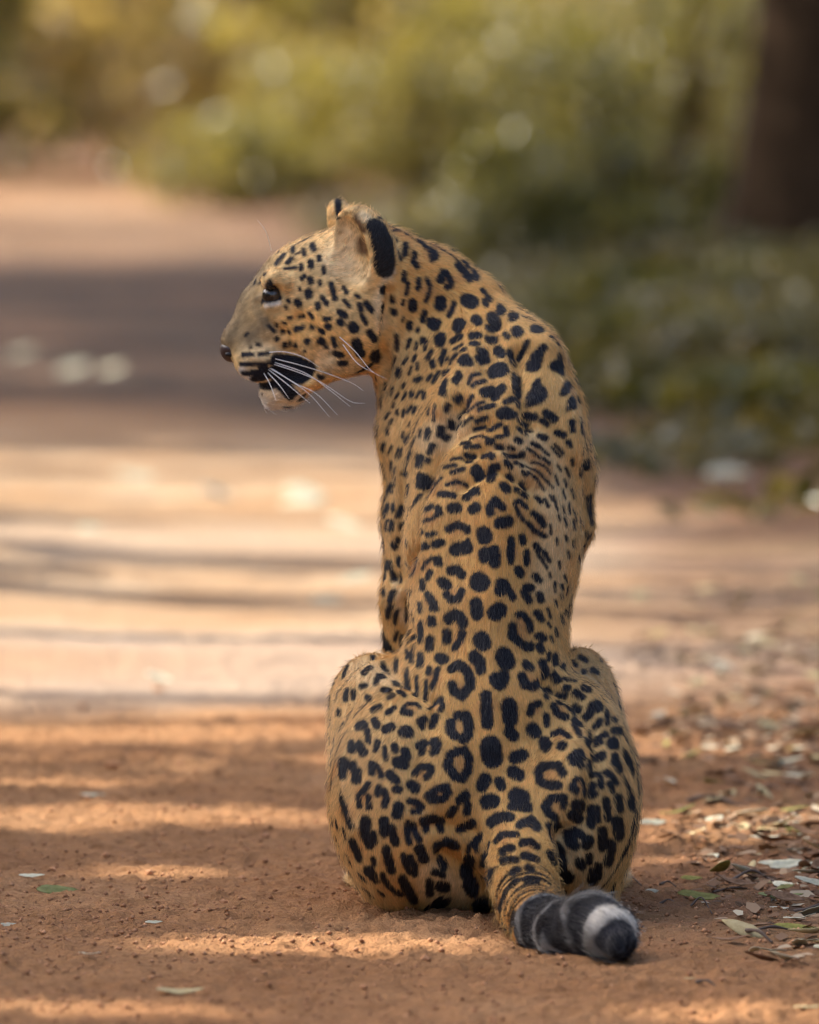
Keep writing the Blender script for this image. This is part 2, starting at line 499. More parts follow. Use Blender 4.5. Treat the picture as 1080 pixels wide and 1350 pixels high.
for fo in FOLDS:
    line, nrm = [], []
    for i in range(2, len(fo), 2):
        h_, n_, _, _ = b0.ray_cast(CAM, ray(fo[i], fo[i + 1]).normalized())
        if h_ is not None:
            line.append(np.array(h_)); nrm.append(np.array(n_))
    if len(line) < 2: continue
    best = np.full(len(BV), 9.0); bn = np.zeros(len(BV))
    for i in range(len(line) - 1):
        ab = line[i + 1] - line[i]
        t = np.clip(((BV - line[i]) @ ab) / (ab @ ab), 0, 1)
        d = np.linalg.norm(BV - line[i] - t[:, None] * ab, axis=1)
        m_ = d < best
        best[m_] = d[m_]; bn[m_] = (VN @ (nrm[i] + nrm[i + 1]) * 0.5)[m_]
    push += 1.45 * fo[0] * np.exp(-(best / fo[1]) ** 2) * np.clip(bn * 2, 0, 1)
BV = BV + VN * push[:, None]
VN = vertex_normals(BV)
body_me = mesh_np('leopard_body', BV, BF, True)
bvh = BVHTree.FromPolygons([tuple(v) for v in BV], [tuple(f) for f in BF])


# ------------------------------------------------------------------ the coat: spots laid on the skin
SPOTS = """
2.1 500 287 522 289 539 294;4.1 522 300 531 308;3.9 537 300 544 303 550 311;4.4 567 311 580 319 595 329;3.9 561 326 573 331 575 338 571 341;
5.0 570 335 573 339;5.3 604 350 613 359 620 368;3.0 624 357 630 366;3.6 535 322 534 335;3.9 547 334 545 344 550 351;1.5 516 310 524 318;
1.3 524 329 529 343;3.3 552 368 551 380;3.3 563 368 567 377 565 389 562 396;5.3 584 360 581 368;4.4 589 359 595 374 593 378 589 378;
3.3 533 360 533 369;2.7 538 374 536 387;4.1 506 382 506 385;2.4 520 393 521 399;1.8 532 396 531 402;5.6 544 400 544 406;7.4 581 397 581 403;
3.6 599 400 595 411 592 417;8.1 616 396 623 399;3.0 636 383 647 396;3.3 639 397 641 402;3.3 560 412 557 423;3.0 507 405 508 411;2.7 522 411 522 415;
1.5 532 418 531 423;1.5 509 423 511 427;5.9 570 426 576 426;5.9 604 426 608 426;5.9 627 421 630 423;6.2 648 418 654 423;5.6 660 408 661 409;
4.4 540 427 540 430;4.4 659 406 661 412;3.7 643 430 649 430;5.0 675 417 679 417;2.7 693 420 701 420;2.1 710 424 717 430;2.1 722 432 727 439;
7.4 706 436 708 437;6.7 681 436 683 439;3.3 665 438 670 444;5.2 644 445 650 444;3.0 720 449 732 457;2.1 724 444 736 452 742 462;5.9 656 459 661 465;
4.7 673 464 677 473;3.6 694 455 686 468;5.0 710 464 704 471;6.5 703 479 703 486;4.7 730 473 736 483;7.1 724 487 732 492;8.1 652 485 662 486;
7.1 683 492 684 507;5.0 644 510 641 513;6.2 661 510 653 517;4.4 708 505 708 513;9.8 710 519 710 521;5.0 747 510 738 513 735 524;3.9 744 533 745 542;
4.1 668 529 680 523;4.4 686 526 686 530;3.6 643 536 650 533;7.1 662 545 670 545;4.1 674 548 679 546;4.1 698 543 707 548;4.7 720 544 729 553;
3.6 689 554 699 557;1.5 745 471 753 486 756 495;1.5 756 524 756 541 754 556;1.5 761 523 763 533;1.5 762 547 762 554;3.0 714 554 721 559;
2.1 745 557 746 560;3.6 540 429 540 433;2.7 551 434 550 436;6.8 570 426 573 430;6.7 605 427 604 432;6.7 581 445 580 450;3.9 597 450 607 444;
2.4 600 461 610 456;5.0 623 443 630 442;4.7 625 456 629 456;3.9 558 448 557 450;2.7 523 442 523 461;2.4 541 448 537 459;2.1 550 453 548 460;
2.1 563 450 560 461;2.4 499 466 499 476;2.1 520 472 516 485;2.1 537 472 533 479;2.1 548 469 546 476;2.7 569 463 564 473;3.9 570 478 571 482;
3.6 586 463 582 475;1.8 591 472 582 481;4.4 604 472 597 479;3.9 614 467 617 467;3.9 634 466 639 463;4.1 632 476 641 470;5.6 614 484 620 481;
5.0 649 484 650 487;3.3 526 488 525 494;2.1 529 491 526 497;1.8 543 484 540 493;2.1 551 479 551 487;3.6 549 501 554 499;2.4 569 494 564 501;
2.7 579 491 571 504;4.1 589 496 595 493;3.3 610 499 604 509;2.1 632 490 623 497 618 507;2.4 638 497 623 509;5.9 638 515 647 509;4.4 592 509 589 524;
1.8 534 506 531 512;1.8 518 512 516 521;1.5 526 518 522 525;1.8 536 518 532 527;3.3 543 518 543 522;1.8 554 516 549 524;2.7 559 518 560 525;
2.1 579 509 576 518;2.4 607 522 600 527;3.6 622 522 613 533 609 539;2.4 637 529 623 536 616 541;3.0 647 534 632 539;1.5 593 534 588 543;
1.5 606 534 597 546;1.8 514 544 509 552;1.5 520 531 518 537;2.1 533 541 531 549;2.1 543 536 537 544;2.1 549 537 545 544;2.1 564 531 561 544;
1.8 567 537 566 547;1.8 555 539 552 544;2.1 580 537 576 546 573 555;3.6 551 555 549 564;3.6 565 567 563 577;2.4 579 562 576 574;2.1 589 553 586 561;
3.6 601 555 594 562;2.1 622 550 609 559;2.7 641 550 628 555;2.7 638 561 625 564;2.7 647 567 650 566;2.1 512 565 511 571;1.8 532 570 531 576;
3.0 539 574 539 580;1.8 524 541 524 546;1.8 517 553 514 559;1.5 541 558 540 562;1.8 555 567 554 576;1.8 582 571 579 577;2.4 506 586 505 594;
1.5 517 588 512 598;3.3 539 577 537 582;2.4 546 583 539 597;1.8 526 592 524 603;1.8 531 592 529 603;2.1 517 609 517 620;4.4 554 603 552 613;
2.1 569 586 564 597;1.8 563 604 561 609;2.4 526 616 525 638;2.1 543 601 534 616;2.4 540 622 534 629;4.4 554 628 553 640;2.4 507 619 507 628;
1.8 503 614 502 620;2.1 504 637 501 647;3.9 517 640 517 647;4.1 540 643 536 654;2.7 507 656 506 668;2.1 499 665 499 674;3.0 512 666 510 675;
3.3 524 666 523 672;3.0 535 668 531 680;2.7 547 657 545 665;2.7 513 687 510 697;4.1 522 689 520 697;2.4 535 690 534 697;4.7 506 712 504 723;
3.9 520 718 522 721;2.7 529 711 526 715;2.1 620 576 631 574 643 577;2.7 607 583 619 584;2.7 613 589 632 588;3.3 614 599 623 600;2.4 614 607 620 606;
4.4 638 601 647 600;3.3 644 584 650 583;2.1 595 606 607 603;2.4 585 616 600 613;1.8 569 623 576 617;2.7 595 623 611 617;7.4 628 620 631 625;
2.1 557 646 570 634;1.8 582 629 573 640 561 656;2.4 588 638 600 633 610 635;3.9 580 651 594 651;6.5 614 653 623 646 628 647;6.2 594 669 600 668;
6.2 623 671 628 669;3.6 561 671 569 668;3.6 577 669 579 677;3.0 557 687 570 684 577 678;5.6 589 697 600 691 614 696;3.6 616 699 616 701;
3.6 549 702 554 701;3.3 564 705 573 703;4.7 558 721 561 720;4.7 573 718 580 715;8.1 598 723 614 721;3.6 616 712 616 715;7.4 637 702 641 709;
5.9 649 623 648 632;3.6 646 566 659 560;4.1 667 565 668 572;3.0 655 577 662 577;3.9 644 583 649 583;2.7 686 554 699 557;3.3 684 564 695 570;
2.4 698 564 704 566;3.9 681 580 686 582;3.3 717 554 721 559;4.4 726 550 729 553;3.9 713 575 719 578;2.7 702 585 710 588;1.8 711 589 723 600;
3.6 656 590 661 590;2.1 671 589 679 591;3.9 665 600 677 601 690 598;2.1 696 591 705 598 714 605;2.1 717 605 724 611;4.7 646 601 649 604;
3.9 667 611 673 615;3.3 680 609 689 613;3.9 650 617 656 617;5.6 648 624 647 633;3.9 671 627 676 631;2.4 690 621 695 625;
1.8 698 612 710 621 723 636 730 642;1.8 705 608 717 614 726 624;1.8 698 621 710 630 719 645;3.6 690 635 695 640;5.9 664 643 667 646;
3.9 681 645 695 652;5.9 647 677 646 669 653 661 662 670;7.1 658 691 670 688;3.9 679 664 684 660 695 667;3.0 681 669 686 680 692 686;
3.6 699 689 707 698 720 707;4.4 707 676 714 682 719 692;2.4 711 654 716 661;1.8 720 657 724 667;1.5 727 590 736 602;1.5 730 586 739 599;
3.9 733 571 738 575;2.4 742 583 744 590;2.1 745 559 746 571;2.1 755 554 756 574;1.8 763 566 763 577;2.1 770 578 774 590;2.1 766 590 767 600;
1.8 759 591 759 599;2.1 764 612 764 627;3.9 774 609 775 617;3.9 770 633 770 645;3.6 769 651 770 661;2.4 783 630 784 637;1.8 783 652 783 658;
2.4 778 657 779 691;2.1 773 703 774 710;1.3 735 614 739 621;1.3 744 617 750 629;1.3 747 606 751 615;1.3 732 627 736 639;1.3 744 633 747 642;
1.3 742 646 745 657;1.3 753 645 757 657;1.3 730 654 735 673;1.3 726 652 729 660;1.3 742 667 744 677;1.3 750 663 751 677;1.3 736 679 738 686;
1.3 744 683 747 694;1.3 757 674 759 686;1.3 756 686 757 698;1.3 726 692 727 704;1.3 767 680 767 689;3.9 512 742 511 748;1.8 507 753 508 767;
2.1 515 753 515 764;2.7 526 736 525 745;2.4 524 756 524 766;2.1 545 735 540 744;1.8 549 739 546 754 542 760;2.7 569 736 560 744 557 750;
5.0 576 738 577 742;3.6 567 754 564 763;3.9 557 767 558 775;2.1 543 778 541 785;2.1 506 778 506 784;3.6 517 781 514 793;3.6 514 801 512 813;
6.8 592 751 600 750 607 757;6.2 583 767 585 770;5.6 586 782 591 788 601 788 607 779;10.7 631 767 635 770;8.1 628 797 630 809;
5.6 564 784 570 794 571 801;4.4 569 816 569 822;3.0 554 796 554 806;2.7 537 797 536 818;1.8 543 807 543 816;2.4 522 807 521 821;5.9 506 839 509 853;
6.8 589 815 597 809;6.8 604 812 610 821;5.0 586 833 586 843;5.9 609 834 606 843 597 852;3.6 555 822 554 844;5.0 567 843 566 855;2.7 544 822 540 843;
2.7 530 839 530 853;2.4 546 850 543 868;6.7 579 867 581 868;4.1 555 864 554 877;9.8 635 844 638 849;6.8 626 865 634 874;2.1 524 833 521 844;
2.1 537 858 537 868;8.9 639 706 640 709;7.4 640 730 640 736;7.1 651 728 652 743;5.9 674 712 673 724 673 739;5.3 689 709 691 713;4.7 697 728 697 741;
6.5 685 752 687 755;3.9 710 718 713 725;2.4 719 727 725 740;1.8 713 730 722 749;6.5 660 771 658 781;5.9 666 770 671 780 676 787;5.3 697 773 703 774;
5.3 694 780 701 789;3.6 709 758 713 765;3.6 713 783 715 792;9.2 652 810 658 805;5.3 685 810 694 810 701 819 703 829;
6.5 676 826 676 838 685 845 694 850 703 850;3.6 711 807 716 817;4.7 713 838 717 842;3.6 713 850 716 857;1.8 731 768 732 780;1.8 740 771 741 777;
1.8 732 792 734 799;1.8 740 813 741 821;1.8 722 802 726 814;1.8 732 829 734 838;1.8 726 839 729 847;1.5 749 727 750 736;1.5 734 710 735 718;
1.5 746 706 747 713;1.5 756 713 756 721;1.5 725 756 726 762;1.5 737 740 738 749;1.5 744 759 747 767;1.5 749 774 747 783;1.5 740 783 741 789;
1.8 723 821 726 827;1.8 746 804 744 811;3.9 774 712 772 718;2.1 766 739 768 741;3.0 492 866 492 869;3.9 504 873 506 875;3.0 474 878 473 885;
3.3 488 879 479 887;4.1 500 891 503 890;3.6 497 897 496 901;3.6 517 893 519 897;3.0 522 897 534 899;3.6 455 901 458 900;3.3 476 906 482 904;
3.0 457 910 455 922;3.0 467 912 466 921;3.9 506 910 513 910;3.6 525 910 532 915;4.1 485 920 486 921;3.0 513 920 519 917;4.1 471 936 480 936;
3.6 492 936 501 932;3.3 511 940 520 933;3.0 531 934 537 928 549 927 553 931;4.1 532 939 541 940;3.0 458 940 460 955;2.4 447 937 447 943;
5.3 473 958 479 955;3.6 485 964 486 977;4.7 494 950 497 956;5.3 509 962 516 958;6.8 532 965 538 964;3.0 449 956 451 962;
4.1 566 933 572 924 581 921 584 931 581 936;5.0 554 950 559 947 556 955;5.0 574 946 570 955;4.1 449 977 447 989;4.4 463 980 464 989;
5.6 474 983 479 992;3.6 498 979 496 989;3.0 507 986 509 1001;4.4 520 984 521 989;5.6 534 990 535 995;5.9 523 1005 531 1005;5.6 553 980 559 976 557 989;
6.5 571 979 575 986 572 993;3.0 554 864 553 878;3.6 566 881 565 887;3.9 577 882 574 896 569 906;3.0 549 893 544 910;3.0 562 899 557 915;
3.9 534 887 531 897;2.7 540 864 543 872;3.0 522 869 519 876;1.8 537 882 535 896;7.4 596 881 604 876 613 882;6.2 619 890 621 904;
6.5 596 903 599 912 609 918 616 909;7.7 625 867 634 876 635 884;11.1 664 866 667 872;8.9 653 897 658 904 664 893;6.2 696 876 699 879;
6.2 689 891 692 903 702 906 711 900;8.1 641 918 642 931 643 955;9.8 671 931 672 947;7.4 671 964 676 970;5.3 699 940 701 931 710 928;
8.1 702 962 705 965;4.1 720 944 721 955;7.1 594 955 593 967 599 974;7.1 604 944 615 944 619 958 618 971 612 977;12.6 647 986 649 999;
7.4 679 999 689 996;4.7 716 872 719 881 721 890;3.0 713 851 716 857;3.0 724 862 724 869;3.6 731 865 733 875;3.0 743 877 742 880;3.9 731 889 737 896;
3.3 753 874 759 877;2.1 749 857 756 859;3.0 747 887 749 888;3.6 759 889 762 894;3.6 770 886 771 886;3.0 774 897 777 897;2.1 743 895 759 898;
3.3 765 866 773 871;3.6 781 884 787 887;3.3 746 905 750 906;3.0 739 911 749 913;2.7 727 903 733 909;3.0 759 911 770 918;4.1 770 906 776 909;
5.0 790 909 790 912;4.1 721 906 721 918;3.3 737 924 744 927;4.4 750 929 758 936;3.6 761 926 767 931;5.9 787 929 790 933;3.6 780 929 780 939;
3.6 776 939 779 942;5.3 730 931 736 942 746 946;5.6 759 949 765 952;4.4 757 955 762 964 764 973;2.7 800 937 801 954;1.8 798 903 801 909 804 924;
4.1 791 951 790 954;3.6 781 961 783 970;3.6 810 949 811 950;5.3 812 963 816 964;3.6 798 967 799 969;3.6 792 970 793 977;5.6 776 976 776 980;
6.8 808 979 809 982;4.1 826 976 828 982;5.0 730 969 739 966 746 971 750 977;7.4 718 979 721 985;5.3 740 988 743 989;4.1 784 986 786 995;
4.1 795 992 796 997;5.9 756 1003 755 1007;4.1 756 997 765 995 768 1003;4.4 811 997 811 1006;5.6 829 998 830 1007;4.1 779 1004 781 1007;
1.8 838 992 841 1004;4.4 457 1004 455 1025;6.5 466 1010 471 1019 470 1028;4.4 491 1007 491 1019;3.9 495 1009 501 1016 503 1024;
2.1 439 1006 437 1025 440 1043;5.6 514 1021 520 1027;3.0 525 1028 525 1031;5.0 522 1041 525 1041;6.8 526 1004 528 1006;
5.3 549 1016 556 1010 565 1012 568 1019 563 1025;7.1 543 1034 547 1037;5.6 566 1049 572 1043 584 1040;5.6 569 1055 580 1055 586 1047;
5.9 452 1052 457 1065 461 1079 464 1090;4.4 485 1034 482 1041 474 1049 474 1062;3.9 486 1050 487 1065;4.4 500 1039 498 1047;
5.0 506 1043 510 1052 507 1062;6.5 525 1064 524 1074;4.7 540 1056 551 1058 557 1064;3.6 544 1070 553 1070;6.8 562 1083 571 1080 583 1084;
4.4 563 1090 562 1095;4.4 583 1090 583 1095;6.5 482 1083 483 1089;5.9 482 1098 488 1114;4.1 492 1099 494 1110;6.2 506 1083 507 1098;
5.9 516 1092 519 1104 522 1111;4.4 537 1087 537 1104 540 1111;4.7 544 1089 547 1099 553 1108;5.0 464 1110 471 1123 474 1133;
6.2 509 1121 513 1136 516 1148;5.0 532 1129 537 1142 540 1150;5.0 541 1132 547 1142 547 1153;6.8 554 1121 559 1132;3.0 492 1132 494 1139;
5.0 485 1147 492 1156;7.4 578 1117 580 1123;5.0 583 1141 587 1145;3.9 572 1150 584 1154;
6.5 603 994 591 1000 587 1015 596 1028 607 1030 615 1019 616 1003 610 994;7.4 640 1028 636 1037;6.2 658 1031 661 1037;7.7 677 1018 684 1022;
8.9 643 1058 650 1056;10.4 680 1049 689 1052 686 1058;5.9 676 1062 696 1064;5.9 612 1050 604 1056;5.3 616 1062 615 1071;5.3 596 1067 593 1073;
6.8 607 1093 616 1089 622 1086;7.1 578 1117 590 1111 600 1116;5.6 631 1104 625 1113;3.3 619 1117 617 1123;3.3 628 1117 630 1121;
7.4 647 1084 656 1079 670 1076;6.8 687 1086 699 1083 708 1090;5.0 653 1107 662 1101 679 1099;5.3 689 1110 699 1110 708 1116;5.0 662 1123 674 1117;
4.7 664 1136 679 1133;4.4 690 1127 708 1133;5.0 641 1129 640 1139;7.4 619 1136 619 1144;4.4 676 1151 683 1147;3.9 696 1145 702 1148;
4.4 649 1150 646 1157;6.2 730 1010 716 1010 710 1019 713 1031 725 1036 737 1036;5.3 737 1012 743 1022;5.3 752 1004 756 1010;4.4 759 1000 764 1013;
4.4 752 1039 758 1030 767 1031 770 1041 770 1047;5.0 753 1040 758 1044;5.6 777 1013 783 1018;4.1 783 1034 781 1047;4.1 786 1047 783 1049;
3.6 793 1019 793 1037;3.6 802 1018 813 1033;3.9 804 1033 807 1043;5.9 829 1003 830 1015;4.4 811 1004 817 1016;4.4 826 1031 829 1047;
5.3 832 1050 832 1065;2.7 841 1024 841 1050;6.2 743 1053 727 1053 719 1064 724 1073 731 1077;4.1 744 1059 743 1064;6.5 759 1062 767 1062;
6.5 755 1074 765 1080;3.0 770 1067 770 1070;3.9 783 1065 782 1089;2.7 789 1064 790 1083;4.4 799 1055 802 1080;5.0 815 1052 817 1067;
6.5 814 1083 817 1102;5.0 833 1084 830 1119;5.9 737 1090 743 1095;3.9 725 1087 727 1101 730 1111 737 1117;6.8 756 1107 758 1116;5.3 762 1099 767 1102;
5.9 777 1108 774 1114;5.6 795 1096 795 1117;5.6 807 1113 802 1138;4.1 817 1123 817 1147;3.6 724 1124 731 1138;5.9 744 1130 744 1136;
5.9 765 1138 767 1141;4.4 777 1129 777 1136;6.8 737 1151 741 1148;5.3 749 1154 752 1157;4.4 789 1142 789 1157;2.1 842 1067 843 1101;
3.0 833 1123 827 1136;3.6 808 1148 805 1159;3.3 721 1145 722 1151;5.2 567 1165 567 1178;6.3 580 1169 587 1170;6.7 569 1191 570 1198;
8.1 581 1194 581 1207;7.0 617 1167 624 1178;6.7 630 1194 639 1196;6.3 613 1156 620 1154;4.1 489 1146 496 1161;3.7 504 1154 513 1169 528 1181;
6.3 531 1163 541 1178 546 1189;4.1 674 1167 681 1161;4.5 695 1160 707 1164;4.9 644 1165 648 1151;5.7 659 1163 659 1174;2.9 677 1178 691 1171 709 1171;
2.0 717 1157 730 1176;2.4 719 1180 732 1196;3.3 664 1180 662 1192 658 1198;2.4 677 1196 687 1188 707 1186;2.4 681 1204 701 1194;
2.9 689 1216 707 1204 726 1204;2.9 666 1204 669 1220;3.3 681 1224 687 1245;3.3 695 1220 701 1249;4.1 709 1220 719 1251;2.9 677 1210 675 1228;
5.7 742 1161 750 1159;6.1 738 1178 740 1178;6.1 783 1151 781 1161;3.3 803 1149 801 1171;1.9 403 298 424 292 448 287;4.4 412 324 413 327;
3.3 386 326 386 331;3.3 394 321 399 317;3.0 400 329 401 335;1.5 390 335 396 333;4.1 405 314 413 305;4.1 421 339 421 342;4.8 410 346 410 350;
3.3 364 348 374 335;3.3 379 346 384 341;2.6 376 354 390 353;3.3 397 350 397 355;3.3 427 353 427 359;3.7 398 367 401 364;4.8 409 368 410 371;
3.0 422 371 422 375;2.2 395 380 396 382;5.6 407 385 407 389;3.7 436 374 439 383 442 394;4.8 392 398 394 401;3.0 380 396 381 398;2.6 377 404 378 406;
3.7 425 392 431 401;4.1 419 401 420 406;2.6 453 379 457 385;2.6 454 396 461 404;2.2 469 389 474 392;3.3 474 401 476 409;3.7 483 400 490 409;
3.0 477 416 483 426;4.4 488 439 494 448;4.1 448 411 455 416;4.1 448 424 450 426;4.1 429 420 434 420;4.1 431 430 433 431;6.3 465 431 467 433;
3.3 407 413 411 418;2.6 392 418 397 417;2.6 380 419 383 419;2.2 373 425 377 426;4.1 390 434 395 433;3.3 407 431 409 432;3.7 420 436 424 439;
3.0 364 430 364 431;3.0 371 440 373 440;3.3 380 438 381 439;2.2 353 431 362 439;3.3 364 447 365 448;3.7 375 454 376 455;2.2 382 452 382 455;
3.0 389 455 390 456;4.1 404 450 405 451;5.2 421 452 423 453;3.3 439 446 442 455;3.0 428 461 430 461;6.3 470 453 472 457;5.6 474 464 476 466;
2.2 401 463 402 463;3.3 442 466 450 468;2.6 339 454 343 455;2.2 330 458 331 458;1.9 320 466 331 466;3.7 506 381 507 383;2.6 508 403 509 411;
2.2 508 422 510 429;2.2 324 442 327 439;2.6 349 361 349 363;1.9 343 371 344 373;3.3 320 469 334 468;3.3 341 468 353 466;3.3 317 480 337 480 359 478;
3.9 320 493 339 491;5.6 334 501 339 498;6.1 476 484 484 490;3.3 448 479 455 479;3.3 442 468 451 469;6.1 495 471 499 476;3.3 421 497 426 498;
"""


# other markings: colour, half width, line
PAINT = [
    ('orange', 22, 385, 432, 415, 430, 460, 472), ('orange', 40, 560, 380, 620, 420), ('orange', 22, 650, 560, 655, 700, 640, 800),
    ('pale', 15, 330, 462, 356, 458), ('pale', 12, 334, 488, 340, 480),
    ('white', 4, 317, 491, 331, 502), ('white', 2.5, 350, 404, 368, 400), ('pale', 3, 343, 391, 352, 381, 358, 373),
    ('white', 13, 350, 521, 365, 534, 382, 531), ('pale', 10, 425, 474, 436, 470), ('pale', 10, 430, 487, 470, 488),
    ('pale', 20, 440, 345, 458, 318), ('pale', 16, 446, 352, 480, 362), ('pale', 14, 455, 340, 462, 300), ('brown', 7, 478, 318, 481, 330), ('brown', 4, 470, 285, 478, 305),
    ('pale', 6, 488, 290, 478, 283), ('pale', 9, 510, 372, 500, 400, 505, 430),
    ('pale', 22, 700, 590, 735, 640, 745, 760), ('pale', 18, 560, 580, 590, 560), ('pale', 20, 470, 880, 500, 890), ('pale', 16, 770, 880, 800, 920),  # the right flank stroke is sky sheen painted into the coat
    ('pale', 26, 790, 1160, 770, 1130), ('pale', 24, 600, 1185, 570, 1165), ('orange', 14, 585, 1125, 640, 1170),
    ('earback', 17, 498, 304, 505, 322, 507, 340), ('earback', 11, 513, 343, 508, 356), ('black', 5, 445, 262, 447, 280), ('grey', 7, 510, 360, 514, 356),
    ('black', 11, 367, 476, 392, 480, 406, 486), ('black', 10, 375, 496, 395, 499, 405, 492), ('black', 9, 358, 498, 375, 509, 381, 517), ('black', 6, 344, 499, 353, 494),
    ('black', 3.2, 349, 397, 360, 395, 370, 393, 365, 380, 362, 369), ('black', 3, 345, 399, 352, 388, 361, 372),
]
COLS = dict(tan=(0.68, 0.42, 0.145), orange=(0.72, 0.385, 0.105), pale=(0.74, 0.55, 0.30), white=(0.74, 0.69, 0.60), tawny=(0.15, 0.112, 0.066),
            rosette=(0.60, 0.32, 0.11), brown=(0.16, 0.085, 0.04), black=(0.012, 0.0125, 0.018), earback=(0.018, 0.017, 0.018), grey=(0.36, 0.35, 0.33))
COLS = {k: np.array(v) for k, v in COLS.items()}
FLAT = Vector((0, 0, 1))


def surf_frame(px, py):
    """the point of skin under a line of sight and its two tangents per photograph pixel"""
    hit, nor, fi, dist = b0.ray_cast(CAM, ray(px, py).normalized())
    if hit is None:
        return None
    d = ray(px, py).normalized()
    c = -nor.dot(d)
    c_eff = max(c, 0.30)
    s = 0.000895 * (hit - CAM).length / 10.0
    right = Vector((1, 0, 0)); up = Vector((0, _sp, _cp))
    eu = right - d * (right.dot(nor) / d.dot(nor)) if c > 0.30 else None
    if eu is None:
        t = nor.cross(up); t = t if t.length > 1e-6 else right
        # near the outline: limit the stretch
        eu = (right - nor * right.dot(nor)); ev = (-up - nor * (-up).dot(nor))
        if eu.length < 1e-6: eu = right
        eu = eu.normalized() / max(eu.length, 0.3); ev = ev.normalized() / max(ev.length, 0.3)
    else:
        ev = -up - d * ((-up).dot(nor) / d.dot(nor))
    return hit, nor, eu * s, ev * s


class Marks:
    """each mark: local frame on the skin, a bent line in it and a half width"""
    def __init__(self):
        self.L = []

    def add_px(self, w, pts, col):
        n = len(pts)
        cx = sum(p[0] for p in pts) / n; cy = sum(p[1] for p in pts) / n
        fr = surf_frame(cx, cy)
        if fr is None:
            for p in pts:
                fr = surf_frame(*p)
                if fr: cx, cy = p; break
            if fr is None:
                for dx, dy in ((4, 0), (-4, 0), (0, 4), (-5, 6), (-8, 8), (8, 8), (0, 10), (-12, 4), (12, 4)):
                    fr = surf_frame(cx + dx, cy + dy)
                    if fr: break
            if fr is None:
                return False
        hit, nor, eu, ev = fr
        E = np.array([list(eu), list(ev)]).T                       # 3x2
        inv = np.linalg.pinv(E)
        q = np.array([(p[0] - cx, p[1] - cy) for p in pts])
        rad = (np.abs(q).max() + w) * max(eu.length, ev.length) * 1.4 + 0.006
        self.L.append((np.array(hit), np.array(nor), inv, q, w, col, rad))
        return True

    def add_world(self, c, nor, w, q, ang, col):
        nor = Vector(nor); t = nor.cross(Vector((0.1, 0.2, 1))).normalized(); b = nor.cross(t)
        t, b = t * math.cos(ang) + b * math.sin(ang), b * math.cos(ang) - t * math.sin(ang)
        E = np.array([list(t * 0.0009), list(b * 0.0009)]).T
        self.L.append((np.array(c), np.array(nor), np.linalg.pinv(E), np.array(q, float), w, col, (np.abs(q).max() + w) * 0.0011 + 0.004))

    def paint(self, X, NRM, col, soft, jitter):
        """X sorted by z; blends the marks into col in place"""
        z = X[:, 2]
        for (c, nor, inv, q, w, cc, rad) in self.L:
            i0, i1 = np.searchsorted(z, c[2] - rad), np.searchsorted(z, c[2] + rad)
            if i1 <= i0: continue
            D = X[i0:i1] - c
            sel = np.nonzero((np.abs(D[:, 0]) < rad) & (np.abs(D[:, 1]) < rad) & (NRM[i0:i1] @ nor > 0.25))[0]
            if cc == 'earback': sel = sel[NRM[i0:i1][sel, 0] > 0.05]
            if len(sel) == 0: continue
            uv = D[sel] @ inv.T
            best = np.full(len(sel), 1e9)
            for i in range(len(q) - 1):
                ab = q[i + 1] - q[i]; l2 = ab @ ab + 1e-9
                t = np.clip(((uv - q[i]) @ ab) / l2, 0, 1)
                best = np.minimum(best, np.linalg.norm(uv - q[i] - t[:, None] * ab, axis=1))
            g = i0 + sel
            f = np.clip((w - best + jitter[g] * min(1.0, w / 4)) / (soft if cc in ('black', 'earback') else max(5.0, w * 1.1)) + 0.5, 0, 1)[:, None]
            if cc not in ('black', 'earback') and w > 11: f = f * f * (3 - 2 * f) * 0.7
            col[g] = col[g] * (1 - f) + COLS[cc] * f


# markings that run through both sides of the face: colour, two ends, reach, softness
FACE = [('tawny', P(358, 378, YH), P(306, 436, YH), 0.047, 0.024), ('brown', P(330, 398, YH), P(302, 436, YH), 0.020, 0.018), ('tawny', P(352, 425, YH - 0.035), P(330, 445, YH - 0.03), 0.020, 0.016), ('tawny', P(352, 425, YH + 0.035), P(330, 445, YH + 0.03), 0.020, 0.016),
        ('pale', P(335, 480, YH - 0.03), P(350, 470, YH - 0.03), 0.016, 0.010), ('pale', P(352, 520, YH), P(385, 528, YH), 0.034, 0.012), ('white', P(354, 533, YH), P(385, 538, YH), 0.026, 0.014), ('white', P(316, 488, YH), P(332, 500, YH), 0.010, 0.008),
        ('black', P(362, 484, YH - 0.03), P(404, 487, YH - 0.03), 0.0125, 0.003), ('black', P(362, 484, YH + 0.03), P(404, 487, YH + 0.03), 0.0125, 0.003),
        ('black', P(368, 498, YH), P(392, 498, YH), 0.030, 0.003)]


def face_paint(X, col):
    for cc, A, B, rch, soft in FACE:
        A, B = np.array(A), np.array(B); ab = B - A
        t = np.clip(((X - A) @ ab) / (ab @ ab), 0, 1)
        d = np.linalg.norm(X - A - t[:, None] * ab, axis=1)
        f = np.clip((rch - d) / soft, 0, 1)[:, None] * (1.0 if cc in ('black', 'white') else 0.4 if cc == 'brown' else 0.85)
        if cc == 'black':      # lips only: between the rows of the mouth
            zc = A[2] + (B[2] - A[2]) * t
            f = f * (np.abs(X[:, 2] - zc) < 0.0135)[:, None]
        col[:] = col * (1 - f) + COLS[cc] * f


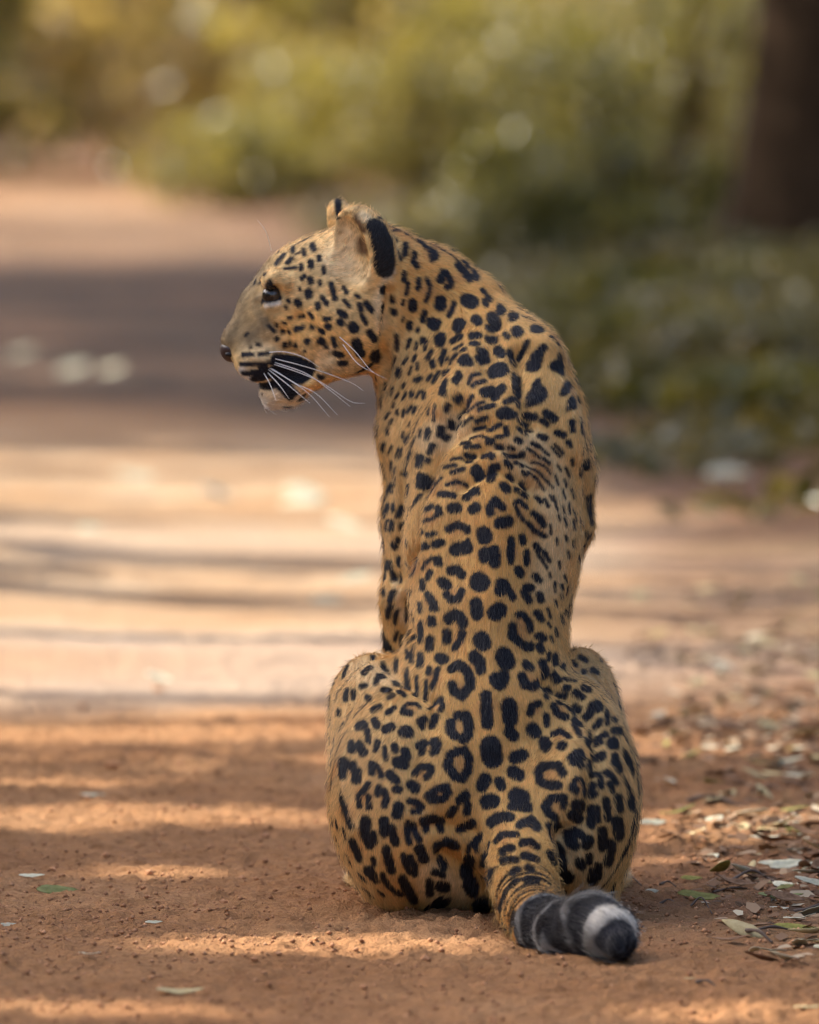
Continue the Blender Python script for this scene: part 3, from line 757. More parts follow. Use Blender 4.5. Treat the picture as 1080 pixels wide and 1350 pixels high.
under, spots = Marks(), Marks()
for it in PAINT:
    tgt = spots if it[0] in ('black', 'earback') else under
    tgt.add_px(it[1], [(it[i], it[i + 1]) for i in range(2, len(it), 2)], it[0])
skin_taken = []
for item in SPOTS.replace('\n', ';').split(';'):
    v = [float(a) for a in item.split()]
    if len(v) >= 7 and v[1] > 430:      # a bent line is one side of a rosette: a browner middle
        q_ = np.array(v[1:]).reshape(-1, 2); c_ = (q_.min(0) + q_.max(0)) / 2
        under.add_px(float(np.linalg.norm(q_ - c_, axis=1).mean()), [tuple(c_), tuple(c_ + 0.5)], 'rosette')
    if len(v) >= 5 and not (645 < v[1] < 740 and v[2] > 1180):
        spots.add_px(v[0] * (1.05 if v[1] < 430 else 1.02 if len(v) >= 7 else 1.18) + (0.0 if v[1] < 430 else 0.15), [(v[i], v[i + 1]) for i in range(1, len(v), 2)], 'black')
skin_taken = np.array([s[0] for s in spots.L])
# the side turned away: the same kind of spots, scattered
order = rng.permutation(len(BV))
cand = BV[order[:6000]]; candn = VN[order[:6000]]
kept = []
tail_c = np.array([P(t[0], t[1], t[2]) for t in TAIL])
for c, n_ in zip(cand, candn):
    head = c[2] > 0.60 and c[0] < -0.02
    gap = 0.017 if head else 0.0235
    if c[2] < 0.02 or c[1] < -0.12: continue
    view = (np.array(CAM) - c); view /= np.linalg.norm(view)
    if n_ @ view > 0.12 and c[1] < 0.34 and bvh.ray_cast(Vector(c) + Vector(n_) * 0.006, Vector(view))[0] is None and np.min(np.linalg.norm(skin_taken - c, axis=1)) < 0.027: continue
    if len(kept) and np.min(np.linalg.norm(np.array(kept) - c, axis=1)) < gap: continue
    if np.min(np.linalg.norm(skin_taken - c, axis=1)) < gap * 0.8: continue
    if head and (c[0] < -0.19 or (c[2] > P(470, 374, YH).z and c[0] > P(425, 300, YH).x)): continue
    kept.append(c)
    limb = c[2] < 0.33 and c[1] > 0.27
    w = rng.uniform(2.2, 3.2) if head else rng.uniform(3.2, 4.6) if limb else rng.uniform(4.6, 6.6)
    l = rng.uniform(1, 4) * (1 if head or limb else 1.7)
    bend = rng.uniform(-2, 2) if head or limb else rng.uniform(-7, 7)
    spots.add_world(c, n_, w, [(-l, 0), (0, bend * 0.6), (l, 0)], rng.uniform(-0.5, 0.5) + 1.57, 'black')


def part_of(X):
    """head and tail weights of points on the skin"""
    hd = np.clip((X[:, 2] - 0.585) / 0.03, 0, 1) * np.clip((-0.015 - X[:, 0]) / 0.02, 0, 1)
    tl = np.clip((-0.10 - X[:, 1]) / 0.03, 0, 1)
    return hd, tl


TT = []      # position along the tail
_seg = np.linalg.norm(np.diff(tail_c, axis=0), axis=1); _cum = np.concatenate([[0], np.cumsum(_seg)])


def tail_t(X):
    best = np.full(len(X), 1e9); t_out = np.zeros(len(X))
    for i in range(len(tail_c) - 1):
        ab = tail_c[i + 1] - tail_c[i]
        t = ((X - tail_c[i]) @ ab) / (ab @ ab)
        tc = np.clip(t, 0, 1)
        d = np.linalg.norm(X - tail_c[i] - tc[:, None] * ab, axis=1)
        m_ = d < best
        best[m_] = d[m_]
        tt = t if i == len(tail_c) - 2 else tc
        t_out[m_] = (_cum[i] + tt * _seg[i])[m_]
    return t_out


def hash3(X, s):
    return np.modf(np.abs(np.sin(X @ np.array([127.1, 311.7, 74.7]) * s) * 43758.5453))[0]


def smooth3(X, scale, seed):
    return (vnoise(X[:, 0] * scale + 7 * seed, X[:, 2] * scale + X[:, 1] * scale * 0.6, 100 + seed)
            + vnoise(X[:, 1] * scale - 3 * seed, X[:, 2] * scale - X[:, 0] * scale * 0.5, 130 + seed)) * 0.5


def coat(X, NRM, soft, jit):
    o = np.argsort(X[:, 2]); Xs, Ns = X[o], NRM[o]
    n = len(X)
    base = np.repeat(COLS['tan'][None], n, 0)
    # paler towards the belly, the flanks and the inner legs, richer along the spine
    spine = np.exp(-((Xs[:, 0] - 0.095) / 0.07) ** 2) * np.clip(-Ns[:, 1] * 1.4, 0, 1)
    low = np.clip((Ns[:, 1] - 0.15) / 0.5, 0, 1) * np.clip((Xs[:, 1] - 0.15) / 0.1, 0, 1)
    base += (COLS['orange'] - base) * (0.45 * spine)[:, None]
    base += (COLS['pale'] - base) * (0.75 * low + 0.35 * np.clip(np.abs(Xs[:, 0] - 0.095) / 0.12 - 0.55, 0, 1))[:, None].clip(0, 1)
    base *= (1 + 0.10 * smooth3(Xs, 30, 1) + 0.10 * smooth3(Xs, 90, 2))[:, None]
    hd_, _ = part_of(Xs)
    j = jit * (smooth3(Xs, 240, 3) * 1.6 + (rng.random(n) - 0.5) * 2.2)
    under.paint(Xs, Ns, base, 9.0, j)
    face_paint(Xs, base)
    base *= (1 + hd_ * (0.38 * smooth3(Xs, 260, 4) + 0.22 * smooth3(Xs, 120, 5)))[:, None]
    # tail: rings towards the end
    t = tail_t(Xs); T = _cum[-1]
    on = (np.clip((-0.30 - Xs[:, 1]) / 0.02, 0, 1)) * (t > _cum[4])
    u = (t - _cum[4]) / (T - _cum[4] + 0.028)
    wob = u + 0.05 * smooth3(Xs, 45, 6) + 0.05 * smooth3(Xs, 16, 7) + 0.05 * Ns[:, 2] - 0.05 * Ns[:, 0]
    ringpat = np.interp(wob, [0, .06, .08, .11, .13, .28, .30, .33, .35, .52, .54, .59, .61, .74, .76, .83, .85, 1.2], [0.9, .9, .25, .25, 1, 1, .2, .2, 1, 1, .1, .1, 1, 1, .0, .0, 1, 1])
    ringpat = np.where(wob > 0.45, 1 - (1 - ringpat) * np.clip(0.15 + 1.0 * np.maximum(Ns[:, 2], Ns[:, 0]) + 0.7 * smooth3(Xs, 30, 21), 0.3, 1), ringpat)
    tcol = COLS['black'] * ringpat[:, None] + np.where((wob > 0.7)[:, None], COLS['white'], COLS['grey'] * 0.9) * (1 - ringpat[:, None])
    mid = np.clip((t - _cum[2] - 0.05) / 0.04, 0, 1) * (t < _cum[4] + 0.02) * np.clip((-0.10 - Xs[:, 1]) / 0.03, 0, 1)
    st = np.sin((t + 0.006 * smooth3(Xs, 70, 12)) * 2 * math.pi / 0.026 + 1.5 * smooth3(Xs, 24, 13)) + 0.35 * smooth3(Xs, 110, 14)
    mid = mid * np.clip((st + 0.1) / 0.25, 0, 1) * 0.95
    base = base * (1 - mid[:, None]) + COLS['black'] * mid[:, None]
    base = base * (1 - on[:, None]) + tcol * on[:, None]
    spots.paint(Xs, Ns, base, soft, j)
    res = np.empty_like(base); res[o] = base
    return np.clip(res, 0.004, 0.9)


vcol = coat(BV, VN, 2.4, 0.4)
ca = body_me.attributes.new('coat', 'FLOAT_COLOR', 'POINT')
ca.data.foreach_set('color', np.concatenate([vcol, np.ones((len(vcol), 1))], 1).astype(np.float32).ravel())

m, nt, bs, out = newmat('leopard_skin')
at = nt.nodes.new('ShaderNodeAttribute'); at.attribute_name = 'coat'
nt.links.new(at.outputs['Color'], bs.inputs['Base Color'])
bs.inputs['Roughness'].default_value = 0.75
bs.inputs['Specular IOR Level'].default_value = 0.2
SKIN = m
leopard = add('leopard', None, label='spotted leopard sitting on the dirt track with its back turned and head in profile', cat='leopard')
leopard.empty_display_size = 0.2
body = add('body', body_me, SKIN, leopard)

# fur
tri = np.concatenate([BF[:, [0, 1, 2]], BF[:, [0, 2, 3]]])
e1, e2 = BV[tri[:, 1]] - BV[tri[:, 0]], BV[tri[:, 2]] - BV[tri[:, 0]]
area = 0.5 * np.linalg.norm(np.cross(e1, e2), axis=1)
NF = 480000
pick = rng.choice(len(tri), NF, p=area / area.sum())
r1, r2 = np.sqrt(rng.random(NF)), rng.random(NF)
w0, w1, w2 = 1 - r1, r1 * (1 - r2), r1 * r2
RP = BV[tri[pick, 0]] * w0[:, None] + BV[tri[pick, 1]] * w1[:, None] + BV[tri[pick, 2]] * w2[:, None]
RN = VN[tri[pick, 0]] * w0[:, None] + VN[tri[pick, 1]] * w1[:, None] + VN[tri[pick, 2]] * w2[:, None]
RN /= np.linalg.norm(RN, axis=1)[:, None]
flow = np.zeros_like(RP); wt = np.zeros(NF)
for p in PR:
    if p['op'] != 'add': continue
    if 'ell' in p:
        d = np.linalg.norm((RP - p['ell']) / p['r'], axis=1)
        w = np.exp(-5 * d); flow += w[:, None] * p['flowdir'] / np.linalg.norm(p['flowdir'])
    else:
        for i in range(len(p['C']) - 1):
            A, ab = p['C'][i], p['C'][i + 1] - p['C'][i]
            t = np.clip(((RP - A) @ ab) / (ab @ ab), 0, 1)
            r = p['rs'][i] + (p['rs'][i + 1] - p['rs'][i]) * t
            d = np.linalg.norm(RP - A - t[:, None] * ab, axis=1) / r
            w = np.exp(-5 * d); flow += w[:, None] * (p['flow'] * ab / np.linalg.norm(ab))
flow += 1e-9
flow /= np.linalg.norm(flow, axis=1)[:, None]
flow -= RN * (flow * RN).sum(1)[:, None]
flow /= np.linalg.norm(flow, axis=1)[:, None] + 1e-6
side = np.cross(RN, flow)
swirl = 0.35 * smooth3(RP, 14, 9) + 0.25 * smooth3(RP, 60, 10)
FD = flow + side * (swirl + 0.22 * (rng.random(NF) - 0.5))[:, None]
FD /= np.linalg.norm(FD, axis=1)[:, None]
hd, tl = part_of(RP)
Lh = 0.0100 * (1 - hd) * (1 - tl) + 0.0065 * hd * (1 - tl) + 0.013 * tl
nose = np.clip((-0.155 - RP[:, 0]) / 0.04, 0, 1) * hd
Lh *= 1 - 0.35 * nose
tip = (tl > 0.5) * np.clip((tail_t(RP) - _cum[4]) / 0.05, 0, 1)
Lh = Lh * (1 + 0.15 * tip)
belly = np.clip((RN[:, 1] - 0.2) / 0.5, 0, 1) * (1 - hd) * (1 - tl)
Lh *= (1 + 0.5 * belly)
Lh *= rng.uniform(0.7, 1.15, NF)
lift = rng.uniform(0.10, 0.36, NF) * (1 - 0.4 * tip)
guard = rng.random(NF) < 0.07
Lh = np.where(guard, Lh * 1.45, Lh); lift = np.where(guard, lift + 0.3, lift)
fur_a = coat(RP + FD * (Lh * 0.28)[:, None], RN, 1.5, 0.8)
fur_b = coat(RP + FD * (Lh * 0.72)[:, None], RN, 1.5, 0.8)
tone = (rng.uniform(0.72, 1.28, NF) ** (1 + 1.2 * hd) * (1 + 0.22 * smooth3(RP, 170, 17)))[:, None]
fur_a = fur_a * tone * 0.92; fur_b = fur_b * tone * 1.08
dist_eye = np.linalg.norm(RP - np.array(P(361, 388, YH - 0.054)), axis=1)
keep = (dist_eye > 0.0125) & ~((np.linalg.norm(RP - np.array(P(303, 462, YH)), axis=1) < 0.013))
RP, RN, FD, Lh, lift, fur_a, fur_b = RP[keep], RN[keep], FD[keep], Lh[keep], lift[keep], fur_a[keep], fur_b[keep]
nh = len(RP)
S = np.array([0, 0.35, 0.7, 1.0])
pts = np.empty((nh, 4, 3), dtype=np.float32)
rad = np.empty((nh, 4), dtype=np.float32)
for q, s in enumerate(S):
    pts[:, q] = RP - RN * 0.0008 + FD * (Lh * s * (0.86 + 0.12 * s))[:, None] + RN * (Lh * lift * (s * 1.5 - 0.75 * s * s))[:, None]
    rad[:, q] = 0.00019 * (1 - 0.75 * s ** 2)
hc = bpy.data.hair_curves.new('leopard_fur')
hc.add_curves([4] * nh)
hc.attributes['position'].data.foreach_set('vector', pts.ravel())
ra = hc.attributes.new('radius', 'FLOAT', 'POINT'); ra.data.foreach_set('value', rad.ravel())
fa = hc.attributes.new('coat', 'FLOAT_COLOR', 'POINT')
fc = np.ones((nh, 4, 4), dtype=np.float32)
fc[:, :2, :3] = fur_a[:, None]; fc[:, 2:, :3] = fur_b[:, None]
fa.data.foreach_set('color', fc.ravel())
m, nt, bs, out = newmat('leopard_fur')
at = nt.nodes.new('ShaderNodeAttribute'); at.attribute_name = 'coat'
nt.links.new(at.outputs['Color'], bs.inputs['Base Color'])
bs.inputs['Roughness'].default_value = 0.42
bs.inputs['Specular IOR Level'].default_value = 0.45
fur = add('fur', hc, m, leopard)


def tube(points, radii, n=6):
    V, Fq = [], []
    for i, p in enumerate(points):
        p = Vector(p)
        t = (Vector(points[min(i + 1, len(points) - 1)]) - Vector(points[max(i - 1, 0)])).normalized()
        s = t.cross(Vector((0.3, 0.9, 0.2))).normalized(); b = t.cross(s)
        for k in range(n):
            a = 2 * math.pi * k / n
            V.append(p + (s * math.cos(a) + b * math.sin(a)) * radii[i])
    for i in range(len(points) - 1):
        for k in range(n):
            Fq.append((i * n + k, i * n + (k + 1) % n, (i + 1) * n + (k + 1) % n, (i + 1) * n + k))
    return np.array(V), np.array(Fq)


def spline(pts, n=12):
    """Catmull-Rom through pts"""
    pts = [Vector(p) for p in pts]
    ext = [pts[0] * 2 - pts[1]] + pts + [pts[-1] * 2 - pts[-2]]
    outp = []
    for i in range(1, len(ext) - 2):
        a, b, c, d = ext[i - 1:i + 3]
        for k in range(n):
            t = k / n
            outp.append(0.5 * ((2 * b) + (c - a) * t + (2 * a - 5 * b + 4 * c - d) * t * t + (3 * b - a - 3 * c + d) * t ** 3))
    outp.append(pts[-1])
    return outp


m, nt, bs, out = newmat('whisker_white')
bs.inputs['Base Color'].default_value = (0.85, 0.82, 0.76, 1); bs.inputs['Roughness'].default_value = 0.35
WHISK = m
WH = [[(300, 808), (380, 806), (470, 832), (545, 880)], [(330, 838), (450, 868), (580, 908), (700, 955), (752, 990)],
      [(330, 855), (480, 908), (590, 985), (690, 1065)], [(285, 870), (400, 938), (500, 1010), (592, 1115)],
      [(300, 905), (355, 965), (402, 1030)], [(310, 880), (430, 955), (530, 1005), (630, 1105)], [(320, 862), (450, 905), (560, 955), (690, 1040), (760, 1050)],
      [(280, 905), (310, 960), (340, 1040)], [(640, 735), (715, 805), (790, 895), (865, 935)], [(655, 770), (725, 860), (800, 905)], [(290, 880), (380, 950), (440, 1000), (500, 1050)],
      [(250, 180), (290, 235), (312, 280)]]
for wpts in WH:
    pw = []
    for i, (x, y) in enumerate(wpts):
        px, py = 270 + x / 3.6, 240 + y / 3.6
        f = i / (len(wpts) - 1)
        y0 = YH - 0.036 - 0.035 * f
        if x > 620 and i < 4 and wpts[0][0] > 600: y0 = YH - 0.085 - 0.01 * f
        pw.append(P(px, py, y0))
    if wpts[0][0] == 250:
        pw = [P(270 + x / 3.6, 240 + y / 3.6, YH - 0.03) for x, y in wpts][::-1] ; pw[0] = P(358, 330, YH - 0.02)
    sp = spline(pw, 8)
    rr = [0.00062 * (1 - 0.8 * (i / (len(sp) - 1)) ** 1.5) for i in range(len(sp))]
    if wpts[0][0] == 250: rr = [r * 0.5 for r in rr]
    V, Fq = tube(sp, rr, 5)
    add('whisker', mesh_np('whisker', V, Fq, True), WHISK, leopard)

# eye: a wet dark globe behind the lids
import bmesh


def sphere_me(name, seg=24, rings=16):
    bm = bmesh.new(); bmesh.ops.create_uvsphere(bm, u_segments=seg, v_segments=rings, radius=1.0)
    me = bpy.data.meshes.new(name); bm.to_mesh(me); bm.free()
    for p in me.polygons: p.use_smooth = True
    return me


m, nt, bs, out = newmat('eye_amber')
tc = nt.nodes.new('ShaderNodeTexCoord')
sx = nt.nodes.new('ShaderNodeSeparateXYZ'); nt.links.new(tc.outputs['Object'], sx.inputs[0])
er = ramp(nt, sx.outputs[0], [(0.0, (0.02, 0.014, 0.01)), (0.1, (0.05, 0.04, 0.03)), (0.9, (0.02, 0.015, 0.01))])
nt.links.new(er.outputs[0], bs.inputs['Base Color'])
bs.inputs['Roughness'].default_value = 0.14
bs.inputs['Coat Weight'].default_value = 0.15
for s_ in (-1, 1):
    e = add('eye', sphere_me('eye'), m, leopard)
    e.location = P(360, 389, YH + s_ * 0.0375)
    e.scale = (0.0135, 0.0125, 0.012)

# nose pad with nostril wings
bm = bmesh.new(); bmesh.ops.create_uvsphere(bm, u_segments=20, v_segments=14, radius=1.0)
for v in bm.verts:
    x, y, z = v.co
    tap = 1.0 if z > 0 else 1.0 + z * 0.55
    v.co = Vector((x * 0.0145, y * 0.021 * tap, z * 0.0150))
    if abs(y) > 0.35 and x < 0.2 and -0.5 < z < 0.25:
        v.co.x += 0.004 * (1 - abs(z + 0.1) / 0.6)
me = bpy.data.meshes.new('nose'); bm.to_mesh(me); bm.free()
for p in me.polygons: p.use_smooth = True
m, nt, bs, out = newmat('nose_leather')
nn = noise(nt, 400, 3, 0.6)
nr = ramp(nt, nn.outputs[0], [(0.35, (0.03, 0.02, 0.02)), (0.7, (0.075, 0.045, 0.042))])
nt.links.new(nr.outputs[0], bs.inputs['Base Color'])
bs.inputs['Roughness'].default_value = 0.35
nose_o = add('nose', me, m, leopard)
nose_o.location = P(306, 462, YH); nose_o.rotation_euler = (0, math.radians(-28), 0)

m, nt, bs, out = newmat('nostril_dark')
bs.inputs['Base Color'].default_value = (0.006, 0.004, 0.004, 1); bs.inputs['Roughness'].default_value = 0.5
for s_ in (-1, 1):
    no = add('nostril', sphere_me('nostril', 14, 10), m, nose_o)
    no.location = (-0.0035, s_ * 0.0155, -0.0025); no.scale = (0.0065, 0.0042, 0.0036); no.rotation_euler = (0, math.radians(25), 0)


# ------------------------------------------------------------------ plant materials
def leaf_mat(name, cols, trans=0.45, scale=3.0, rough=0.32):
    m, nt, bs, out = newmat(name)
    geo = nt.nodes.new('ShaderNodeNewGeometry')
    n = noise(nt, scale, 4, 0.6, geo.outputs['Position'])
    ri = nt.nodes.new('ShaderNodeMath'); ri.operation = 'MULTIPLY_ADD'
    nt.links.new(geo.outputs['Random Per Island'], ri.inputs[0]); ri.inputs[1].default_value = 0.5
    nt.links.new(n.outputs[0], ri.inputs[2])
    k = len(cols)
    r = ramp(nt, ri.outputs[0], [(0.38 + 0.62 * i / (k - 1), c) for i, c in enumerate(cols)])
    nt.links.new(r.outputs[0], bs.inputs['Base Color'])
    bs.inputs['Roughness'].default_value = rough
    bs.inputs['Specular IOR Level'].default_value = 0.6
    if trans > 0:
        tr = nt.nodes.new('ShaderNodeBsdfTranslucent')
        tcol = mixcol(nt, 1.0, r.outputs[0], (1.5, 1.35, 0.7), 'MULTIPLY')
        nt.links.new(tcol, tr.inputs[0])
        mx = nt.nodes.new('ShaderNodeMixShader'); mx.inputs[0].default_value = trans
        nt.links.new(bs.outputs[0], mx.inputs[1]); nt.links.new(tr.outputs[0], mx.inputs[2])
        nt.links.new(mx.outputs[0], out.inputs['Surface'])
    return m


OLIVE = leaf_mat('foliage_olive', [(0.05, 0.055, 0.012), (0.11, 0.105, 0.022), (0.17, 0.15, 0.04)])
YELLOW = leaf_mat('foliage_yellow_green', [(0.09, 0.085, 0.02), (0.18, 0.165, 0.042), (0.31, 0.265, 0.09)], 0.45)
DRYLEAF = leaf_mat('foliage_dry', [(0.16, 0.13, 0.055), (0.34, 0.275, 0.125), (0.55, 0.44, 0.23)], 0.45)
DARKL = leaf_mat('foliage_dark', [(0.05, 0.05, 0.014), (0.10, 0.09, 0.028), (0.16, 0.125, 0.045)], 0.35)
GRASSM = leaf_mat('grass_blade', [(0.13, 0.12, 0.03), (0.22, 0.18, 0.05), (0.32, 0.25, 0.10)], 0.35)

m, nt, bs, out = newmat('bark')
geo = nt.nodes.new('ShaderNodeNewGeometry')
n = noise(nt, 9, 8, 0.7, geo.outputs['Position'], 1.2)
r = ramp(nt, n.outputs[0], [(0.3, (0.014, 0.009, 0.005)), (0.55, (0.048, 0.029, 0.016)), (0.75, (0.085, 0.052, 0.030))])
nt.links.new(r.outputs[0], bs.inputs['Base Color']); bs.inputs['Roughness'].default_value = 0.95; bs.inputs['Specular IOR Level'].default_value = 0.05
bmp = nt.nodes.new('ShaderNodeBump'); bmp.inputs['Strength'].default_value = 0.8; bmp.inputs['Distance'].default_value = 0.02
nt.links.new(n.outputs[0], bmp.inputs['Height']); nt.links.new(bmp.outputs[0], bs.inputs['Normal'])
BARK = m


def leaf_cards(centres, size, ratio, rg, droop=0.3):
    """one pointed, folded leaf of six corners at each centre"""
    n = len(centres)
    d = rg.normal(size=(n, 3)); d[:, 2] -= droop
    d /= np.linalg.norm(d, axis=1)[:, None]
    s = np.cross(d, rg.normal(size=(n, 3))); s /= np.linalg.norm(s, axis=1)[:, None]
    nn_ = np.cross(d, s)
    L = (size * rg.uniform(0.65, 1.3, n))[:, None]; W = L * ratio * 0.5
    c = centres
    V = np.stack([c - d * L * .5, c - d * L * .1 + s * W + nn_ * W * .35, c + d * L * .25 + s * W * .75 + nn_ * W * .3, c + d * L * .5 - nn_ * L * .08,
                  c + d * L * .25 - s * W * .75 + nn_ * W * .3, c - d * L * .1 - s * W + nn_ * W * .35], 1).reshape(-1, 3)
    b = (np.arange(n) * 6)[:, None]
    Fq = np.concatenate([b + np.array([0, 1, 2, 3]), b + np.array([0, 3, 4, 5])])
    return V, Fq


def clumps(n, c, r, n_clump, rg, cr=0.33, flat=1.0):
    """n points gathered in uneven clumps that fill an ellipsoid"""
    u = rg.normal(size=(n_clump, 3)); u /= np.linalg.norm(u, axis=1)[:, None]
    cc = u * (rg.uniform(0.25, 1.0, n_clump) ** 0.5)[:, None]
    w = rg.uniform(0.4, 1.0, n_clump); w /= w.sum()
    k = rg.choice(n_clump, n, p=w)
    rad = rg.uniform(0.6, 1.25, n_clump) * cr
    p = cc[k] + rg.normal(size=(n, 3)) * (rad[k] * 0.55)[:, None] * np.array([1, 1, flat])
    return np.array(c) + p * np.array(r)


def limb_mesh(paths):
    Vs, Fs, o = [], [], 0
    for pts, rr in paths:
        V, Fq = tube(pts, rr, 9)
        Vs.append(V); Fs.append(Fq + o); o += len(V)
    return np.concatenate(Vs), np.concatenate(Fs)


# openings between the boughs: the ground they let the sun reach (photograph points: x, y, half width, half height)
GAPS = [(210, 1078, 260, 9), (60, 1090, 130, 6), (200, 1151, 90, 5), (430, 1246, 240, 10), (1000, 1082, 160, 10), (930, 1105, 110, 6), (230, 975, 330, 10), (960, 985, 200, 12), (520, 1010, 120, 4),
        (60, 1040, 120, 4), (960, 1330, 130, 8), (120, 1330, 180, 6), (900, 1135, 60, 5), (640, 945, 500, 6), (98, 497, 45, 13), (20, 468, 40, 12), (152, 500, 30, 9), (330, 470, 40, 8), (860, 735, 160, 10)]
GAPS = [(G(a, b), c * (G(a, b).y + 10) / FPX, (G(a, b - d).y - G(a, b + d).y) * 0.5) for a, b, c, d in GAPS]


def lets_sun(X):
    t = X[:, 2] / to_sun.z
    gx_, gy_ = X[:, 0] - to_sun.x * t, X[:, 1] - to_sun.y * t
    m_ = np.zeros(len(X), bool)
    for g, a, b in GAPS:
        m_ |= ((gx_ - g.x) / (a + 0.03)) ** 2 + ((gy_ - g.y) / (b + 0.045)) ** 2 < 1
    return m_


def tree(name, x, y, trunk_r, trunk_h, crown, n_leaf, leaf, mat, label, seed, group=None, lean=(0, 0), cat='tree', nclump=60, gaps=False):
    """crown: list of (dx, dy, z, rx, ry, rz)"""
    rg = np.random.default_rng(seed)
    z0 = float(ground_z(np.array([x]), np.array([y]))[0])
    t = add(name, None, label=label, cat=cat, group=group, loc=(x, y, z0))
    pts, rr = [], []
    for i in range(14):
        f = i / 13
        pts.append(Vector((lean[0] * f * f + 0.05 * math.sin(f * 7 + seed) * trunk_h * 0.12, lean[1] * f * f, -0.1 + f * trunk_h)))
        rr.append(trunk_r * (1 - 0.45 * f) * (1 + 0.55 * math.exp(-f * 16)))
    paths = [(pts, rr)]
    top = pts[-1]
    for (dx, dy, z, rx, ry, rz) in crown:
        for q in range(3):
            s = pts[int(rg.integers(7, 13))]
            e = Vector((dx, dy, z)) + Vector((rg.uniform(-.7, .7) * rx, rg.uniform(-.7, .7) * ry, rg.uniform(-.4, .6) * rz))
            mid = (s + e) * 0.5 + Vector((rg.uniform(-.2, .2), rg.uniform(-.2, .2), rg.uniform(0, .4)))
            sp = spline([s, mid, e], 6)
            paths.append((sp, [trunk_r * 0.38 * (1 - 0.85 * i / (len(sp) - 1)) for i in range(len(sp))]))
    V, Fq = limb_mesh(paths)
    add('trunk', mesh_np('trunk', V, Fq, True), BARK, t)
    Vs = []
    for c in crown:
        Vs.append(clumps(n_leaf // len(crown), c[:3], c[3:], nclump, rg))
    Vs = np.concatenate(Vs)
    if gaps:
        Vs = Vs[~lets_sun(Vs + np.array([x, y, z0]))]
    V, Fq = leaf_cards(Vs, leaf, 0.5, rg)
    add('crown', mesh_np('crown', V, Fq), mat, t)
    return t


def shrub(x, y, rx, h, n_leaf, leaf, mat, label, seed, name='shrub', group=None, ry=None, low=0.15):
    rg = np.random.default_rng(seed)
    ry = ry or rx
    z0 = float(ground_z(np.array([x]), np.array([y]))[0])
    t = add(name, None, label=label, cat='shrub', group=group, loc=(x, y, z0))
    paths = []
    for q in range(7):
        a = rg.uniform(0, 6.28)
        e = Vector((math.cos(a) * rx * rg.uniform(.2, .8), math.sin(a) * ry * rg.uniform(.2, .8), h * rg.uniform(.5, .95)))
        sp = spline([Vector((rg.uniform(-.06, .06), rg.uniform(-.06, .06), -0.05)), e * 0.5 + Vector((0, 0, h * .08)), e], 5)
        paths.append((sp, [0.018 * (1 - 0.8 * i / (len(sp) - 1)) + 0.002 for i in range(len(sp))]))
    V, Fq = limb_mesh(paths)
    add('stems', mesh_np('stems', V, Fq, True), BARK, t)
    c = clumps(n_leaf, (0, 0, h * 0.5), (rx, ry, h * 0.5), 34, rg, 0.36)
    c[:, 2] = np.abs(c[:, 2] - low * h * .2) + 0.02
    V, Fq = leaf_cards(c, leaf, 0.5, rg)
    add('foliage', mesh_np('foliage', V, Fq), mat, t)
    return t


def grass_tuft(name, x, y, spread, h, n, mat, label, seed, group):
    rg = np.random.default_rng(seed)
    z0 = float(ground_z(np.array([x]), np.array([y]))[0])
    b = rg.normal(size=(n, 2)) * spread * 0.45
    a = rg.uniform(0, 6.28, n); L = h * rg.uniform(0.5, 1.2, n); out_ = L * rg.uniform(0.1, 0.6, n)
    dx, dy = np.cos(a), np.sin(a)
    w = 0.006
    V = []
    for i in range(n):
        px, py = b[i]
        sx, sy = -dy[i] * w, dx[i] * w
        m1 = (px + dx[i] * out_[i] * .35, py + dy[i] * out_[i] * .35, L[i] * .6)
        V += [(px - sx, py - sy, -0.02), (px + sx, py + sy, -0.02), (m1[0] + sx * .8, m1[1] + sy * .8, m1[2]), (m1[0] - sx * .8, m1[1] - sy * .8, m1[2]),
              (px + dx[i] * out_[i] + sx * .15, py + dy[i] * out_[i] + sy * .15, L[i]), (px + dx[i] * out_[i] - sx * .15, py + dy[i] * out_[i] - sy * .15, L[i])]
    k = (np.arange(n) * 6)[:, None]
    Fq = np.concatenate([k + np.array([0, 1, 2, 3]), k + np.array([3, 2, 4, 5])])
    return add(name, mesh_np(name, np.array(V), Fq), mat, label=label, cat='grass', group=group, loc=(x, y, z0))


# ------------------------------------------------------------------ the trees along the track that shade it
def toward_sun(x, y, z, h):
    """the place at height h that shades the point (x, y, z)"""
    t = (h - z) / to_sun.z
    return x + to_sun.x * t, y + to_sun.y * t


SHADE = 'tall trees along the sunny side of the track'
for i, (gx_, gy_, hh, rx, ry, rz, nl, sd) in enumerate([
        (0.05, 0.05, 6.2, 1.15, 1.0, 1.0, 9000, 41), (0.0, 0.3, 6.6, 2.4, 2.6, 1.0, 22000, 42),
        (0.3, 11.6, 6.4, 2.8, 2.0, 1.5, 15000, 43),
        (0.3, 15.4, 6.8, 2.8, 2.0, 1.5, 7500, 44),
        (0.6, 20.4, 6.5, 3.6, 3.2, 1.6, 22000, 45),
        (-1.2, 28.5, 6.4, 2.6, 2.4, 1.3, 5200, 47),
        (2.2, 8.6, 6.0, 1.7, 2.4, 1.2, 11000, 46)]):
    cx, cy = toward_sun(gx_, gy_, 0.3, hh)
    tree('shade_tree', cx - 0.8, cy + 0.3, 0.22, hh - 0.6, [(0.8, -0.3, hh, rx, ry, rz)], nl, 0.10 if gy_ < 1 else 0.15, OLIVE,
         'tall leafy tree standing beside the track and shading it', sd, SHADE, nclump=70 if gy_ > 1 else 110, gaps=True)
